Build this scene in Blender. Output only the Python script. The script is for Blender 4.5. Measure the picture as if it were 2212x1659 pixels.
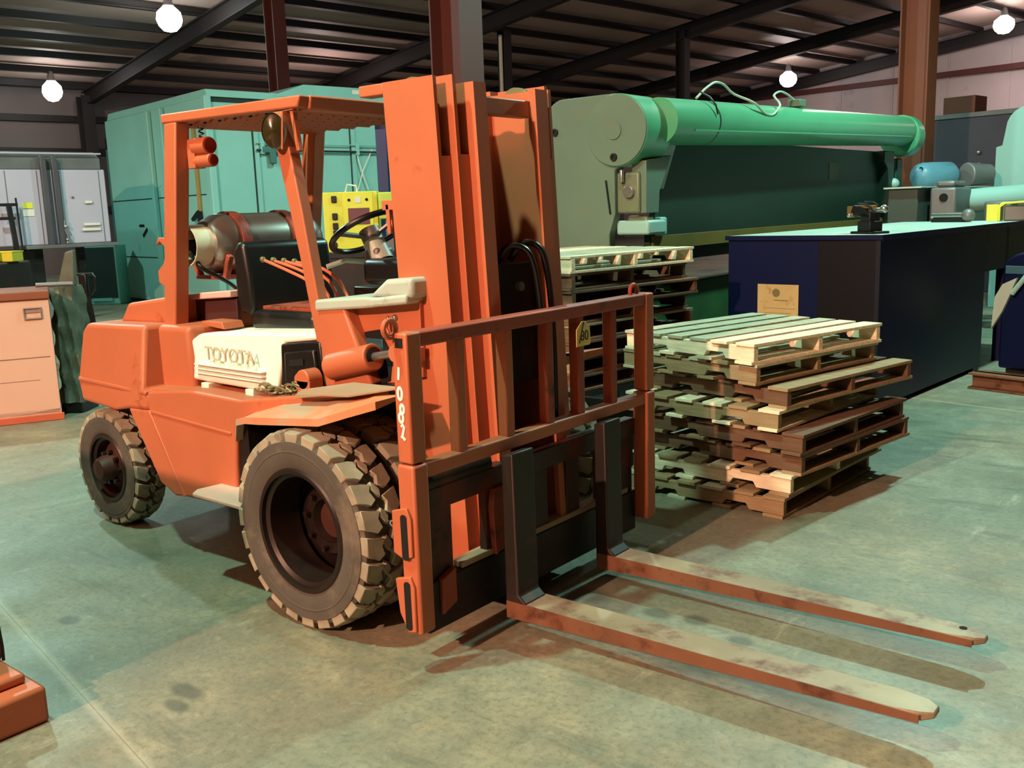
import bpy, math, random
from mathutils import Vector as V, Matrix as Mx
random.seed(7)
S = bpy.context.scene
C = S.collection
for o in list(bpy.data.objects): bpy.data.objects.remove(o)
PI = math.pi
# ------------------------------------------------------------------ camera, world, light, exposure
cam = bpy.data.cameras.new('camera'); co = bpy.data.objects.new('camera', cam); C.objects.link(co)
R_ = V((0.77887288, 0.6263219, -0.03283159)); U_ = V((-0.08670806, 0.15937688, 0.98340263)); D_ = V((-0.62115919, 0.76309887, -0.17844149))
m3 = Mx((R_, U_, -D_)).transposed()
co.matrix_world = Mx.Translation((3.04272981, -3.14927097, 1.67686976)) @ m3.to_4x4()
cam.sensor_width = 36; cam.lens = 36 * 2064.537 / 2212; cam.clip_end = 200; cam.clip_start = .02
S.camera = co
w = bpy.data.worlds.new('world'); S.world = w; w.use_nodes = True
w.node_tree.nodes['Background'].inputs[0].default_value = (.55, .8, .75, 1)
w.node_tree.nodes['Background'].inputs[1].default_value = .003
S.view_settings.view_transform = 'Standard'; S.view_settings.look = 'None'; S.view_settings.exposure = -0.22
S.view_settings.gamma = 1; S.view_settings.use_curve_mapping = False
TH = math.radians(8.7)
B1 = V((math.sin(TH), math.cos(TH), 0)); B2 = V((-math.cos(TH), math.sin(TH), 0))
def bp(s, t, z=0): return B2 * s + B1 * t + V((0, 0, z))
def roofz(s): return 5.66 + .1 * (31.9 - s)          # underside of the rafters
def lamp(name, loc, power, col, r=.12, spot=None):
    l = bpy.data.lights.new(name, 'SPOT' if spot else 'POINT'); l.energy = power; l.color = col; l.shadow_soft_size = r
    if spot: l.spot_size = math.radians(spot); l.spot_blend = .6
    o = bpy.data.objects.new(name, l); o.location = loc; C.objects.link(o); return o
def bay_light(loc, power, col, up=.10):                                     # reflector throws the light down, a little leaks up
    lamp('bay_or_fill_light', loc, power * 1.0, col, .12, spot=165); lamp('bay_or_fill_light', loc, power * up, col, .15)
COOL = (.60, 1.0, .80); WARM = (1.0, .54, .36)
bay_light((1.0, 7.0, 6.5), 2200, (.52, 1.0, .86))                 # mercury lamp over the blue cabinet
bay_light((-.6, -2.5, 6.3), 1600, (.56, 1.0, .76))                   # mercury lamp over the truck
lamp('sodium_light', (.7, -14.0, 7.8), 14500, WARM, .16)                     # warm lamp behind the photographer
for (s, t, z, p) in ((3.8, 8.0, 6.9, 120), (8.2, 8.0, 6.9, 1000), (21.0, 8.2, 6.6, 500), (29.3, 7.9, 5.7, 120), (3.0, 35.0, 0, 700),  # second one hangs out of view, moved there to brighten the teal enclosure
                     (9.5, -.3, 6.4, 1200), (17.5, -.3, 6.3, 700), (11.2, 35.3, 7.6, 500), (19.4, 34.3, 6.7, 500), (25.6, 15.5, 0, 400), (8.0, 21.0, 0, 600)):  # first two are unseen fill lamps, added to brighten the teal enclosure
    z = z or roofz(s) - .35
    bay_light(bp(s, t, z - .35), p, (.66, 1.0, .90) if t < 12 else (1, .78, .76), .35 if t > 12 else .22)

# ------------------------------------------------------------------ materials
def lin(c): return tuple(((x / 12.92) if x <= .04045 else ((x + .055) / 1.055) ** 2.4) for x in c)
MATS = {}
def mat(name, col, rough=.5, metal=0, var=.12, vscale=3, dirt=None, dirt_amt=0, dscale=2.5, bump=.0, bscale=40, emit=None, es=0, spec=.5, stretch=None, coat=0):
    if name in MATS: return MATS[name]
    m = bpy.data.materials.new(name); m.use_nodes = True; nt = m.node_tree; n = nt.nodes; L = nt.links
    b = n['Principled BSDF']; b.inputs['Roughness'].default_value = rough; b.inputs['Metallic'].default_value = metal
    b.inputs['Specular IOR Level'].default_value = spec; b.inputs['Coat Weight'].default_value = coat
    tc = n.new('ShaderNodeTexCoord'); src = tc.outputs['Object']
    if stretch:
        mp = n.new('ShaderNodeMapping'); mp.inputs['Scale'].default_value = stretch; L.new(src, mp.inputs[0]); src = mp.outputs[0]
    c0 = lin(col)
    nz = n.new('ShaderNodeTexNoise'); nz.inputs['Scale'].default_value = vscale; nz.inputs['Detail'].default_value = 5; L.new(src, nz.inputs['Vector'])
    cr = n.new('ShaderNodeValToRGB'); cr.color_ramp.elements[0].position = .3; cr.color_ramp.elements[1].position = .72
    cr.color_ramp.elements[0].color = (*[x * (1 - var) for x in c0], 1); cr.color_ramp.elements[1].color = (*[min(1, x * (1 + var)) for x in c0], 1)
    L.new(nz.outputs['Fac'], cr.inputs[0]); out = cr.outputs[0]
    if dirt:
        n2 = n.new('ShaderNodeTexNoise'); n2.inputs['Scale'].default_value = dscale; n2.inputs['Detail'].default_value = 9; n2.inputs['Roughness'].default_value = .65
        L.new(src, n2.inputs['Vector'])
        r2 = n.new('ShaderNodeValToRGB'); r2.color_ramp.elements[0].position = .66 - .3 * dirt_amt; r2.color_ramp.elements[1].position = .78 - .25 * dirt_amt
        L.new(n2.outputs['Fac'], r2.inputs[0])
        mx = n.new('ShaderNodeMix'); mx.data_type = 'RGBA'; L.new(r2.outputs[0], mx.inputs[0]); L.new(out, mx.inputs[6]); mx.inputs[7].default_value = (*lin(dirt), 1)
        out = mx.outputs[2]
    L.new(out, b.inputs['Base Color'])
    if bump:
        n3 = n.new('ShaderNodeTexNoise'); n3.inputs['Scale'].default_value = bscale; n3.inputs['Detail'].default_value = 4; L.new(src, n3.inputs['Vector'])
        bm_ = n.new('ShaderNodeBump'); bm_.inputs['Strength'].default_value = bump; bm_.inputs['Distance'].default_value = .01
        L.new(n3.outputs['Fac'], bm_.inputs['Height']); L.new(bm_.outputs[0], b.inputs['Normal'])
    if emit:
        b.inputs['Emission Color'].default_value = (*emit, 1); b.inputs['Emission Strength'].default_value = es
    MATS[name] = m; return m
ORANGE = mat('orange_paint', (.70, .385, .255), .5, var=.06, dirt=(.52, .24, .13), dirt_amt=.12, dscale=3, bump=.05, bscale=12)
ORANGE_D = mat('dusty_orange_paint', (.70, .40, .27), .6, var=.1, dirt=(.55, .42, .32), dirt_amt=.45, dscale=4)
DUST = mat('dust_coated_steel', (.62, .52, .42), .8, var=.15, dirt=(.75, .36, .18), dirt_amt=.2)
RUSTO = mat('worn_orange_paint', (.60, .27, .18), .55, var=.15, dirt=(.28, .13, .08), dirt_amt=.4, dscale=6)
RUST = mat('rusty_steel', (.46, .30, .21), .65, .2, var=.2, dirt=(.30, .15, .10), dirt_amt=.4, dscale=7, bump=.1)
FORKTOP = mat('worn_fork_steel', (.60, .52, .42), .5, .25, var=.2, dirt=(.42, .24, .15), dirt_amt=.45, dscale=5, bump=.08)
GREASE = mat('greasy_black_steel', (.10, .07, .06), .5, .2, var=.3, dirt=(.22, .09, .05), dirt_amt=.3)
BLACKST = mat('black_fork_steel', (.16, .13, .11), .5, .25, var=.25, dirt=(.33, .17, .10), dirt_amt=.35, dscale=6)
BLACK = mat('black_plastic', (.035, .035, .04), .35, var=.2)
VINYL = mat('black_vinyl', (.07, .075, .075), .35, var=.3, dirt=(.17, .17, .15), dirt_amt=.2)
HOLE = mat('hole_black', (.012, .010, .010), .9, var=.1)
WHITEP = mat('cream_plastic', (.92, .91, .86), .45, var=.03, dirt=(.66, .60, .48), dirt_amt=.12)
GREYP = mat('grey_plastic', (.66, .72, .68), .45, var=.06, dirt=(.45, .42, .36), dirt_amt=.2)
RUBBER = mat('tyre_rubber', (.30, .28, .25), .85, var=.2, vscale=5, dirt=(.44, .39, .33), dirt_amt=.5, dscale=3, bump=.12, bscale=60)
TREAD = mat('dusty_tread_rubber', (.58, .55, .47), .9, var=.25, vscale=9, dirt=(.28, .23, .19), dirt_amt=.3, dscale=5)
RIM = mat('dirty_rim', (.16, .11, .09), .4, .3, var=.3, dirt=(.12, .08, .07), dirt_amt=.5, dscale=4)
HUBO = mat('rusty_hub', (.26, .13, .10), .6, .1, var=.2, dirt=(.2, .1, .07), dirt_amt=.3)
STEEL = mat('bright_steel', (.72, .72, .70), .3, .9, var=.1, dirt=(.4, .35, .3), dirt_amt=.2)
CHROME = mat('tank_steel', (.62, .60, .57), .28, .75, var=.15, dirt=(.30, .24, .20), dirt_amt=.35, dscale=2)
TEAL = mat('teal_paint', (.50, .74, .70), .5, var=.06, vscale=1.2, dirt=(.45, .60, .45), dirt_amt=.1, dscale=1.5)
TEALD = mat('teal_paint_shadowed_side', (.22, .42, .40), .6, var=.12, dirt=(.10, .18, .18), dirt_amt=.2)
TEALS = mat('seam_dark', (.08, .16, .16), .8)
RUSTY_Y = mat('yellow_rust_strip', (.62, .52, .28), .6, var=.2)
GREENL = mat('machine_green', (.30, .58, .43), .32, var=.05, dirt=(.30, .45, .33), dirt_amt=.1)
GREENG = mat('machine_grey_green', (.36, .44, .38), .5, var=.05, dirt=(.42, .42, .30), dirt_amt=.1)
GREEND = mat('machine_dark_green', (.05, .16, .11), .55, var=.1)
OLIVE = mat('olive_stripe', (.42, .36, .14), .6, var=.12)
BLUE = mat('blue_sheet_steel', (.010, .05, .21), .45, spec=.25, var=.08, vscale=1.5, dirt=(.03, .04, .07), dirt_amt=.25, dscale=1.2)
BLUETOP = mat('grey_top_sheet', (.66, .74, .70), .5, var=.06, dirt=(.5, .55, .5), dirt_amt=.15)
BLUE2 = mat('bright_blue_paint', (.01, .16, .36), .45, var=.1)
YELLOW = mat('yellow_paint', (.86, .84, .25), .5, var=.06, dirt=(.60, .55, .18), dirt_amt=.15)
CARD = mat('cardboard', (.72, .62, .42), .85, var=.1, dirt=(.62, .42, .24), dirt_amt=.25, dscale=9)
WOODS = [mat('pallet_wood_%s' % n, c, .8, var=.2, vscale=6, dirt=d, dirt_amt=.2, dscale=5, bump=.1, bscale=30, stretch=(1, 6, 6)) for n, c, d in
         (('pale', (.90, .86, .74), (.55, .47, .36)), ('tan', (.58, .50, .37), (.42, .33, .24)), ('brown', (.40, .29, .21), (.30, .22, .16)), ('grey', (.70, .68, .58), (.42, .38, .30)))]
WALLM = mat('wall_sheet', (.66, .62, .62), .6, var=.08, vscale=.6, dirt=(.5, .44, .42), dirt_amt=.15, dscale=.6)
ROOFM = mat('roof_sheet', (.72, .62, .58), .6, var=.15, vscale=.4, dirt=(.5, .45, .4), dirt_amt=.2, dscale=.4)
REDPRI = mat('red_primer_steel', (.30, .12, .10), .6, var=.15, vscale=.7)
PURLIN = mat('dark_primer_steel', (.07, .035, .035), .6, var=.15, vscale=.7)
SALMON = mat('pale_grey_paint', (.84, .64, .56), .55, var=.04, vscale=1.5, dirt=(.70, .62, .56), dirt_amt=.1)
GREYD = mat('grime_grey_sheet', (.32, .35, .30), .45, var=.25, vscale=6, dirt=(.2, .2, .15), dirt_amt=.35, dscale=5, bump=.3, bscale=9)
LILAC = mat('grey_enamel', (.70, .68, .74), .45, var=.04, vscale=.8, dirt=(.55, .53, .56), dirt_amt=.15, dscale=1)
GREYM = mat('grey_metal', (.42, .42, .42), .45, .3, var=.15)
DARKM = mat('dark_metal', (.09, .09, .095), .5, .3, var=.3, dirt=(.2, .16, .13), dirt_amt=.2)
PALETEAL = mat('pale_teal_paint', (.56, .72, .69), .45, var=.04, vscale=.8)
MBLUE = mat('motor_blue', (.36, .56, .64), .4, var=.08)
DGLASS = mat('amber_dark_lens', (.20, .16, .08), .15, var=.3)
PAPER = mat('white_paper', (.85, .84, .78), .7, var=.04)
WIRE = mat('grey_cable', (.62, .66, .60), .6)
PAINTW = mat('white_marker_paint', (.96, .95, .92), .6, var=.02)
TAGY = mat('yellow_tag_plastic', (.93, .84, .50), .5, var=.08)
INK = mat('brown_ink', (.30, .16, .08), .7)
SCREEN = mat('maroon_panel', (.40, .20, .24), .5, var=.05)
KNOBG = mat('knob_green', (.36, .38, .20), .35)
LAMPM = mat('lamp_glass', (1, 1, 1), .4, emit=(1, .97, .93), es=30)
LAMPH = mat('lamp_housing', (.45, .45, .45), .5, .4)
TUBEM = mat('lit_tube_glass', (1, 1, 1), .4, emit=(1, .92, .92), es=1.3)

# concrete floor
def floor_mat():
    m = bpy.data.materials.new('concrete_floor'); m.use_nodes = True; nt = m.node_tree; n = nt.nodes; L = nt.links; b = n['Principled BSDF']
    tc = n.new('ShaderNodeTexCoord'); src = tc.outputs['Object']
    def noise(sc, det=6, ro=.6, st=None, w=0):
        v = src
        if st:
            mp = n.new('ShaderNodeMapping'); mp.inputs['Scale'].default_value = st; mp.inputs['Rotation'].default_value = (0, 0, .35 + w); mp.inputs['Location'].default_value = (w, w * 2, 0); L.new(src, mp.inputs[0]); v = mp.outputs[0]
        x = n.new('ShaderNodeTexNoise'); x.inputs['Scale'].default_value = sc; x.inputs['Detail'].default_value = det; x.inputs['Roughness'].default_value = ro
        L.new(v, x.inputs['Vector']); return x.outputs['Fac']
    def ramp(f, p0, p1, c0, c1):
        r = n.new('ShaderNodeValToRGB'); r.color_ramp.elements[0].position = p0; r.color_ramp.elements[1].position = p1
        r.color_ramp.elements[0].color = (*c0, 1); r.color_ramp.elements[1].color = (*c1, 1); L.new(f, r.inputs[0]); return r.outputs[0]
    def mixc(f, a, c):
        x = n.new('ShaderNodeMix'); x.data_type = 'RGBA'; L.new(f, x.inputs[0]); L.new(a, x.inputs[6])
        if isinstance(c, tuple): x.inputs[7].default_value = (*c, 1)
        else: L.new(c, x.inputs[7])
        return x.outputs[2]
    base = ramp(noise(.9, 7, .62), .32, .70, lin((.32, .36, .31)), lin((.60, .64, .57)))
    fine = ramp(noise(7, 8, .7), .36, .66, (0, 0, 0), (.8, .8, .8))
    tint = ramp(noise(.55, 5, .6), .42, .60, (0, 0, 0), (1, 1, 1)); base2 = ramp(noise(1.3, 8, .68), .34, .66, lin((.42, .38, .29)), lin((.68, .63, .52))); base = mixc(tint, base, base2)
    c = mixc(fine, base, lin((.44, .45, .39)))
    gr = ramp(noise(34, 6, .75), .48, .62, (0, 0, 0), (.45, .45, .45)); c = mixc(gr, c, lin((.33, .34, .28)))
    gr2 = ramp(noise(15, 8, .8), .55, .66, (0, 0, 0), (.5, .5, .5)); c = mixc(gr2, c, lin((.62, .62, .54)))
    st = ramp(noise(1.6, 8, .7, (.5, 2.2, 1)), .56, .70, (0, 0, 0), (.8, .8, .8)); c = mixc(st, c, lin((.30, .32, .27)))
    st2 = ramp(noise(2.6, 9, .75, (1.8, .45, 1), 1.3), .60, .72, (0, 0, 0), (.5, .5, .5)); c = mixc(st2, c, lin((.80, .78, .70)))
    sp = ramp(noise(26, 3, .5), .70, .76, (0, 0, 0), (.6, .6, .6)); c = mixc(sp, c, lin((.30, .27, .22)))
    # oil spots at fixed places
    for x, y, r, sx in ((1.116, .129, .055, 1.5), (1.513, .087, .045, 1.5), (-.92, -1.36, .05, 1.4), (.066, -1.42, .05, 2.2), (.13, -1.50, .04, 2), (.75, .12, .10, 1.6), (1.28, .16, .06, 1.2), (2.1, -.75, .07, 1.5)):
        vm = n.new('ShaderNodeVectorMath'); vm.operation = 'SUBTRACT'; L.new(src, vm.inputs[0]); vm.inputs[1].default_value = (x, y, 0)
        mu = n.new('ShaderNodeVectorMath'); mu.operation = 'MULTIPLY'; L.new(vm.outputs[0], mu.inputs[0]); mu.inputs[1].default_value = (1 / (r * sx), 1 / r, 0)
        le = n.new('ShaderNodeVectorMath'); le.operation = 'LENGTH'; L.new(mu.outputs[0], le.inputs[0])
        c = mixc(ramp(le.outputs['Value'], .55, 1.1, (.7, .7, .7), (0, 0, 0)), c, lin((.26, .27, .23)))
    # saw-cut joints, pale dust along them
    sp_ = n.new('ShaderNodeSeparateXYZ'); L.new(src, sp_.inputs[0])
    nzo = noise(3, 4)
    for (ax, ay, k) in ((.985, -.174, 6.0), (.174, .985, -1.676), (.985, -.174, -8.2), (.174, .985, 5.2)):
        a = n.new('ShaderNodeVectorMath'); a.operation = 'DOT_PRODUCT'; L.new(src, a.inputs[0]); a.inputs[1].default_value = (ax, ay, 0)
        s_ = n.new('ShaderNodeMath'); s_.operation = 'SUBTRACT'; L.new(a.outputs['Value'], s_.inputs[0]); s_.inputs[1].default_value = k + .0
        ab = n.new('ShaderNodeMath'); ab.operation = 'ABSOLUTE'; L.new(s_.outputs[0], ab.inputs[0])
        c = mixc(ramp(ab.outputs[0], .004, .03, (.35, .35, .35), (0, 0, 0)), c, lin((.78, .74, .66)))
        c = mixc(ramp(ab.outputs[0], .002, .004, (.6, .6, .6), (0, 0, 0)), c, lin((.36, .26, .20)))
    L.new(c, b.inputs['Base Color'])
    rr = ramp(noise(2.2, 6), .3, .7, (.38, .38, .38), (.62, .62, .62)); L.new(rr, b.inputs['Roughness'])
    bp_ = n.new('ShaderNodeBump'); bp_.inputs['Strength'].default_value = .12; bp_.inputs['Distance'].default_value = .01; L.new(noise(30, 5), bp_.inputs['Height']); L.new(bp_.outputs[0], b.inputs['Normal'])
    return m

# ------------------------------------------------------------------ mesh helpers
class M:
    def __init__(s): s.v = []; s.f = []
    def add(s, vs, fs, T=None):
        k = len(s.v)
        for p in vs: p = V(p); s.v.append(T @ p if T else p)
        s.f += [tuple(i + k for i in q) for q in fs]; return s
    def box(s, x0, x1, y0, y1, z0, z1, T=None):
        vs = [(x, y, z) for x in (x0, x1) for y in (y0, y1) for z in (z0, z1)]
        return s.add(vs, [(0, 1, 3, 2), (4, 6, 7, 5), (0, 4, 5, 1), (2, 3, 7, 6), (0, 2, 6, 4), (1, 5, 7, 3)], T)
    def prism(s, poly, axis, a, b, T=None):
        n = len(poly)
        def P(p, k): return {'x': (k, p[0], p[1]), 'y': (p[0], k, p[1]), 'z': (p[0], p[1], k)}[axis]
        vs = [P(p, a) for p in poly] + [P(p, b) for p in poly]
        area = sum(poly[i][0] * poly[(i + 1) % n][1] - poly[(i + 1) % n][0] * poly[i][1] for i in range(n))
        fs = [tuple(range(n)), tuple(range(2 * n - 1, n - 1, -1))] + [((i + 1) % n, i, i + n, (i + 1) % n + n) for i in range(n)]
        flip = (area > 0) ^ (axis == 'y')
        if (b < a): flip = not flip
        if flip: fs = [tuple(reversed(q)) for q in fs]
        return s.add(vs, fs, T)
    def bar(s, p, q, w, h=None, up=(0, 0, 1)):
        h = h or w; p = V(p); q = V(q); d = (q - p); L = d.length; d.normalize(); up = V(up)
        if abs(d.dot(up)) > .95: up = V((1, 0, 0))
        a = d.cross(up).normalized(); b = a.cross(d).normalized()
        T = Mx.Translation(p) @ Mx((a, d, b)).transposed().to_4x4()
        return s.box(-w / 2, w / 2, 0, L, -h / 2, h / 2, T)
    def cyl(s, p, q, r, r2=None, n=20, cap=True):
        p = V(p); q = V(q); r2 = r if r2 is None else r2; d = (q - p).normalized(); a = d.orthogonal().normalized(); b = d.cross(a)
        vs = [p + (a * math.cos(t) + b * math.sin(t)) * r for t in [2 * PI * i / n for i in range(n)]] + [q + (a * math.cos(t) + b * math.sin(t)) * r2 for t in [2 * PI * i / n for i in range(n)]]
        fs = [(i, (i + 1) % n, (i + 1) % n + n, i + n) for i in range(n)]
        if cap: fs += [tuple(range(n - 1, -1, -1)), tuple(range(n, 2 * n))]
        return s.add(vs, fs)
    def tube(s, pts, r, n=8, closed=False):
        pts = [V(p) for p in pts]; k = len(pts); rings = []; ref = None
        for i, p in enumerate(pts):
            a = pts[(i - 1) % k] if (closed or i > 0) else p; b = pts[(i + 1) % k] if (closed or i < k - 1) else p
            d = (b - a).normalized()
            ref = d.orthogonal().normalized() if ref is None else (ref - d * ref.dot(d)).normalized()
            o = d.cross(ref)
            rings.append([p + (ref * math.cos(2 * PI * j / n) + o * math.sin(2 * PI * j / n)) * r for j in range(n)])
        vs = [x for rg in rings for x in rg]; fs = []
        for i in range(k if closed else k - 1):
            i2 = (i + 1) % k
            fs += [(i * n + j, i * n + (j + 1) % n, i2 * n + (j + 1) % n, i2 * n + j) for j in range(n)]
        if not closed: fs += [tuple(range(n - 1, -1, -1)), tuple(range((k - 1) * n, k * n))]
        return s.add(vs, fs)
    def lathe(s, prof, p, d, n=48, close=False):
        # prof: (radius, along) pairs, around axis d through p
        p = V(p); d = V(d).normalized(); a = d.orthogonal().normalized(); b = d.cross(a); k = len(prof)
        vs = [p + d * h + (a * math.cos(2 * PI * j / n) + b * math.sin(2 * PI * j / n)) * r for r, h in prof for j in range(n)]
        fs = []
        for i in range(k if close else k - 1):
            i2 = (i + 1) % k
            fs += [(i * n + j, i * n + (j + 1) % n, i2 * n + (j + 1) % n, i2 * n + j) for j in range(n)]
        return s.add(vs, fs)
    def ball(s, c, r, sc=(1, 1, 1), n=14):
        c = V(c)
        vs = []; k = n // 2
        for i in range(k + 1):
            t = PI * i / k
            for j in range(n): vs.append(c + V((math.sin(t) * math.cos(2 * PI * j / n) * r * sc[0], math.sin(t) * math.sin(2 * PI * j / n) * r * sc[1], math.cos(t) * r * sc[2])))
        fs = [(i * n + j, (i + 1) * n + j, (i + 1) * n + (j + 1) % n, i * n + (j + 1) % n) for i in range(k) for j in range(n)]
        return s.add(vs, fs)
    def map(s, fn): s.v = [V(fn(p)) for p in s.v]; return s
def smooth(pts, k=6):
    P_ = [V(p) for p in pts]; P_ = [P_[0] * 2 - P_[1]] + P_ + [P_[-1] * 2 - P_[-2]]; out = []
    for i in range(1, len(P_) - 2):
        for j in range(k):
            t = j / k; a, b, c, d = P_[i - 1:i + 3]
            out.append(.5 * ((2 * b) + (c - a) * t + (2 * a - 5 * b + 4 * c - d) * t * t + (3 * b - a - 3 * c + d) * t ** 3))
    return out + [P_[-2]]
def mesh(name, m, material, sharp=.6):
    me = bpy.data.meshes.new(name); me.from_pydata([tuple(p) for p in m.v], [], m.f); me.validate(); me.update()
    mats = material if isinstance(material, list) else [material]
    for x in mats: me.materials.append(x)
    me.polygons.foreach_set('use_smooth', [True] * len(me.polygons)); me.set_sharp_from_angle(angle=sharp)
    return me
def obj(name, m, material, parent=None, bevel=0, kind=None, loc=None, sharp=.6, seg=2):
    me = m if isinstance(m, bpy.types.Mesh) else mesh(name, m, material, sharp)
    o = bpy.data.objects.new(name, me); C.objects.link(o)
    if parent: o.parent = parent
    if loc: o.location = loc
    if bevel:
        b = o.modifiers.new('b', 'BEVEL'); b.width = bevel; b.segments = seg; b.limit_method = 'ANGLE'; b.angle_limit = .6
    if kind: o['kind'] = kind
    return o
def tag(o, label, cat, group=None):
    o['label'] = label; o['category'] = cat
    if group: o['group'] = group
    return o
def thing(name, label, cat, loc=(0, 0, 0), rz=0, group=None):
    o = bpy.data.objects.new(name, None); C.objects.link(o); o.location = loc; o.rotation_euler = (0, 0, rz); o.empty_display_size = .1
    return tag(o, label, cat, group)
def text_mesh(s, size, ext, material, name, parent, T, align='CENTER'):
    c = bpy.data.curves.new('t', 'FONT'); c.body = s; c.size = size; c.extrude = ext; c.align_x = align; c.align_y = 'CENTER'
    o = bpy.data.objects.new('t', c); C.objects.link(o); dg = bpy.context.evaluated_depsgraph_get(); dg.update()
    me = bpy.data.meshes.new_from_object(o.evaluated_get(dg)); bpy.data.objects.remove(o)
    me.materials.clear(); me.materials.append(material); me.transform(T)
    r = bpy.data.objects.new(name, me); C.objects.link(r); r.parent = parent; return r
def copy_tree(o, parent=None):
    c = o.copy(); C.objects.link(c); c.parent = parent
    for ch in o.children: copy_tree(ch, c)
    return c
def frameT(o, x, y):   # matrix with local x, y axes
    x = V(x).normalized(); y = V(y); z = x.cross(y).normalized(); y = z.cross(x)
    return Mx.Translation(V(o)) @ Mx((x, y, z)).transposed().to_4x4()

# ------------------------------------------------------------------ building shell
fl = obj('floor', M().add([bp(s, t, 0) for s, t in ((-16, -16), (33, -16), (33, 40), (-16, 40))], [(0, 1, 2, 3)]), floor_mat(), kind='structure')
if fl.data.polygons[0].normal.z < 0: fl.data.flip_normals()
ceil = obj('ceiling', M().add([bp(s, t, roofz(s) + .75) for s, t in ((-14, -15), (32.6, -15), (32.6, 39), (-14, 39))] + [bp(s, t, roofz(s) + .85) for s, t in ((-14, -15), (32.6, -15), (32.6, 39), (-14, 39))],
           [(0, 1, 2, 3), (7, 6, 5, 4), (0, 4, 5, 1), (1, 5, 6, 2), (2, 6, 7, 3), (3, 7, 4, 0)]), ROOFM, kind='structure')
s = 31.2; k = 0
while s > -13:
    z = roofz(s)
    m = M().bar(bp(s, -14.5, z + .60), bp(s, 38.4, z + .60), .09, .20)
    m.bar(bp(s - .07, -14.5, z + .50), bp(s - .07, 38.4, z + .50), .16, .03)
    obj('purlin', m, PURLIN, ceil); s -= 1.8
for t in (-4.9, 2.4, 9.7, 17.2, 24.4, 31.0, 38.0):
    m = M(); a = 31.6; b = -13
    m.bar(bp(a, t, roofz(a) + .24), bp(b, t, roofz(b) + .24), .02, .46)
    m.bar(bp(a, t, roofz(a) + .015), bp(b, t, roofz(b) + .015), .24, .03); m.bar(bp(a, t, roofz(a) + .46), bp(b, t, roofz(b) + .46), .24, .03)
    obj('rafter', m, PURLIN, ceil)
def wall(name, a, b, h0, h1, material, girts, seams=0, gm=None):
    a = V(a); b = V(b); d = (b - a).normalized(); nrm = V((0, 0, 1)).cross(d)
    m = M().add([a, b, b + V((0, 0, h1)), a + V((0, 0, h0)), a + nrm * .1, b + nrm * .1, b + nrm * .1 + V((0, 0, h1)), a + nrm * .1 + V((0, 0, h0))],
                [(0, 1, 2, 3), (7, 6, 5, 4), (0, 4, 5, 1), (1, 5, 6, 2), (2, 6, 7, 3), (3, 7, 4, 0)])
    o = obj(name, m, material, kind='structure')
    for z in girts:
        obj('girt', M().bar(a + V((0, 0, z)) - nrm * .10, b + V((0, 0, z)) - nrm * .10, .2, .22), gm or PURLIN, o)
    L = (b - a).length; x = .9
    ms = M()
    while seams and x < L:
        ms.bar(a + d * x - nrm * .012, a + d * x - nrm * .012 + V((0, 0, h0 + (h1 - h0) * x / L)), .06, .03, nrm); x += seams
    if ms.v: obj('panel_rib', ms, material, o, kind='stuff')
    return o
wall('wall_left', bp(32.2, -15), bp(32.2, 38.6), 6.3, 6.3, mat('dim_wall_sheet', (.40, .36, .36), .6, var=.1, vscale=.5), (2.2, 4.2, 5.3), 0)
wall('wall_back', bp(32.2, 38.5), bp(-14, 38.5), 6.4, 11.0, WALLM, (2.4, 4.6, 6.6), 2.4, REDPRI)
def column(px_s, t, w, d, label, h=None, m=None):
    s0 = px_s; h = h or roofz(s0) + .3
    o = thing('steel_column', label, 'column', bp(s0, t, 0), -TH)
    # flanges face the rafters (+-x local = across), web between
    obj('web', M().box(-d / 2, d / 2, -.012, .012, 0, h), m or REDPRI, o)
    for sx in (-1, 1): obj('flange', M().box(sx * d / 2 - .012, sx * d / 2 + .012, -w / 2, w / 2, 0, h), m or REDPRI, o)
    obj('base_plate', M().box(-d / 2 - .05, d / 2 + .05, -w / 2 - .05, w / 2 + .05, 0, .02), m or REDPRI, o)
    return o
ORCOL = mat('orange_primer_steel', (.42, .20, .11), .6, var=.15, vscale=.7)
column(4.43, 3.9, .30, .46, 'maroon steel column rising behind the top of the lift mast')
column(18.3, 9.7, .34, .42, 'dark steel column rising behind the teal enclosure roof')
column(3.3, 11.8, .30, .42, 'rust orange steel column at the right end of the green folding machine', m=ORCOL)
c4 = column(19.6, 18.4, .3, .3, 'thin dark column with a lit edge right of the maroon column', m=PURLIN)
obj('conduit', M().cyl((.2, -.35, 0), (.2, -.35, 7.0), .055, n=10).cyl((.1, -1.1, 0), (.1, -1.1, 7.0), .015, n=8), PAPER, c4)  # white cylinders added to stand in for the column's lit edge
column(17.3, 24.4, .3, .35, 'thin dark column hanging above the green folding machine', m=PURLIN)
column(31.4, 9.6, .4, .5, 'dark steel wall column at the far left behind the teal enclosure', m=PURLIN)
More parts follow.
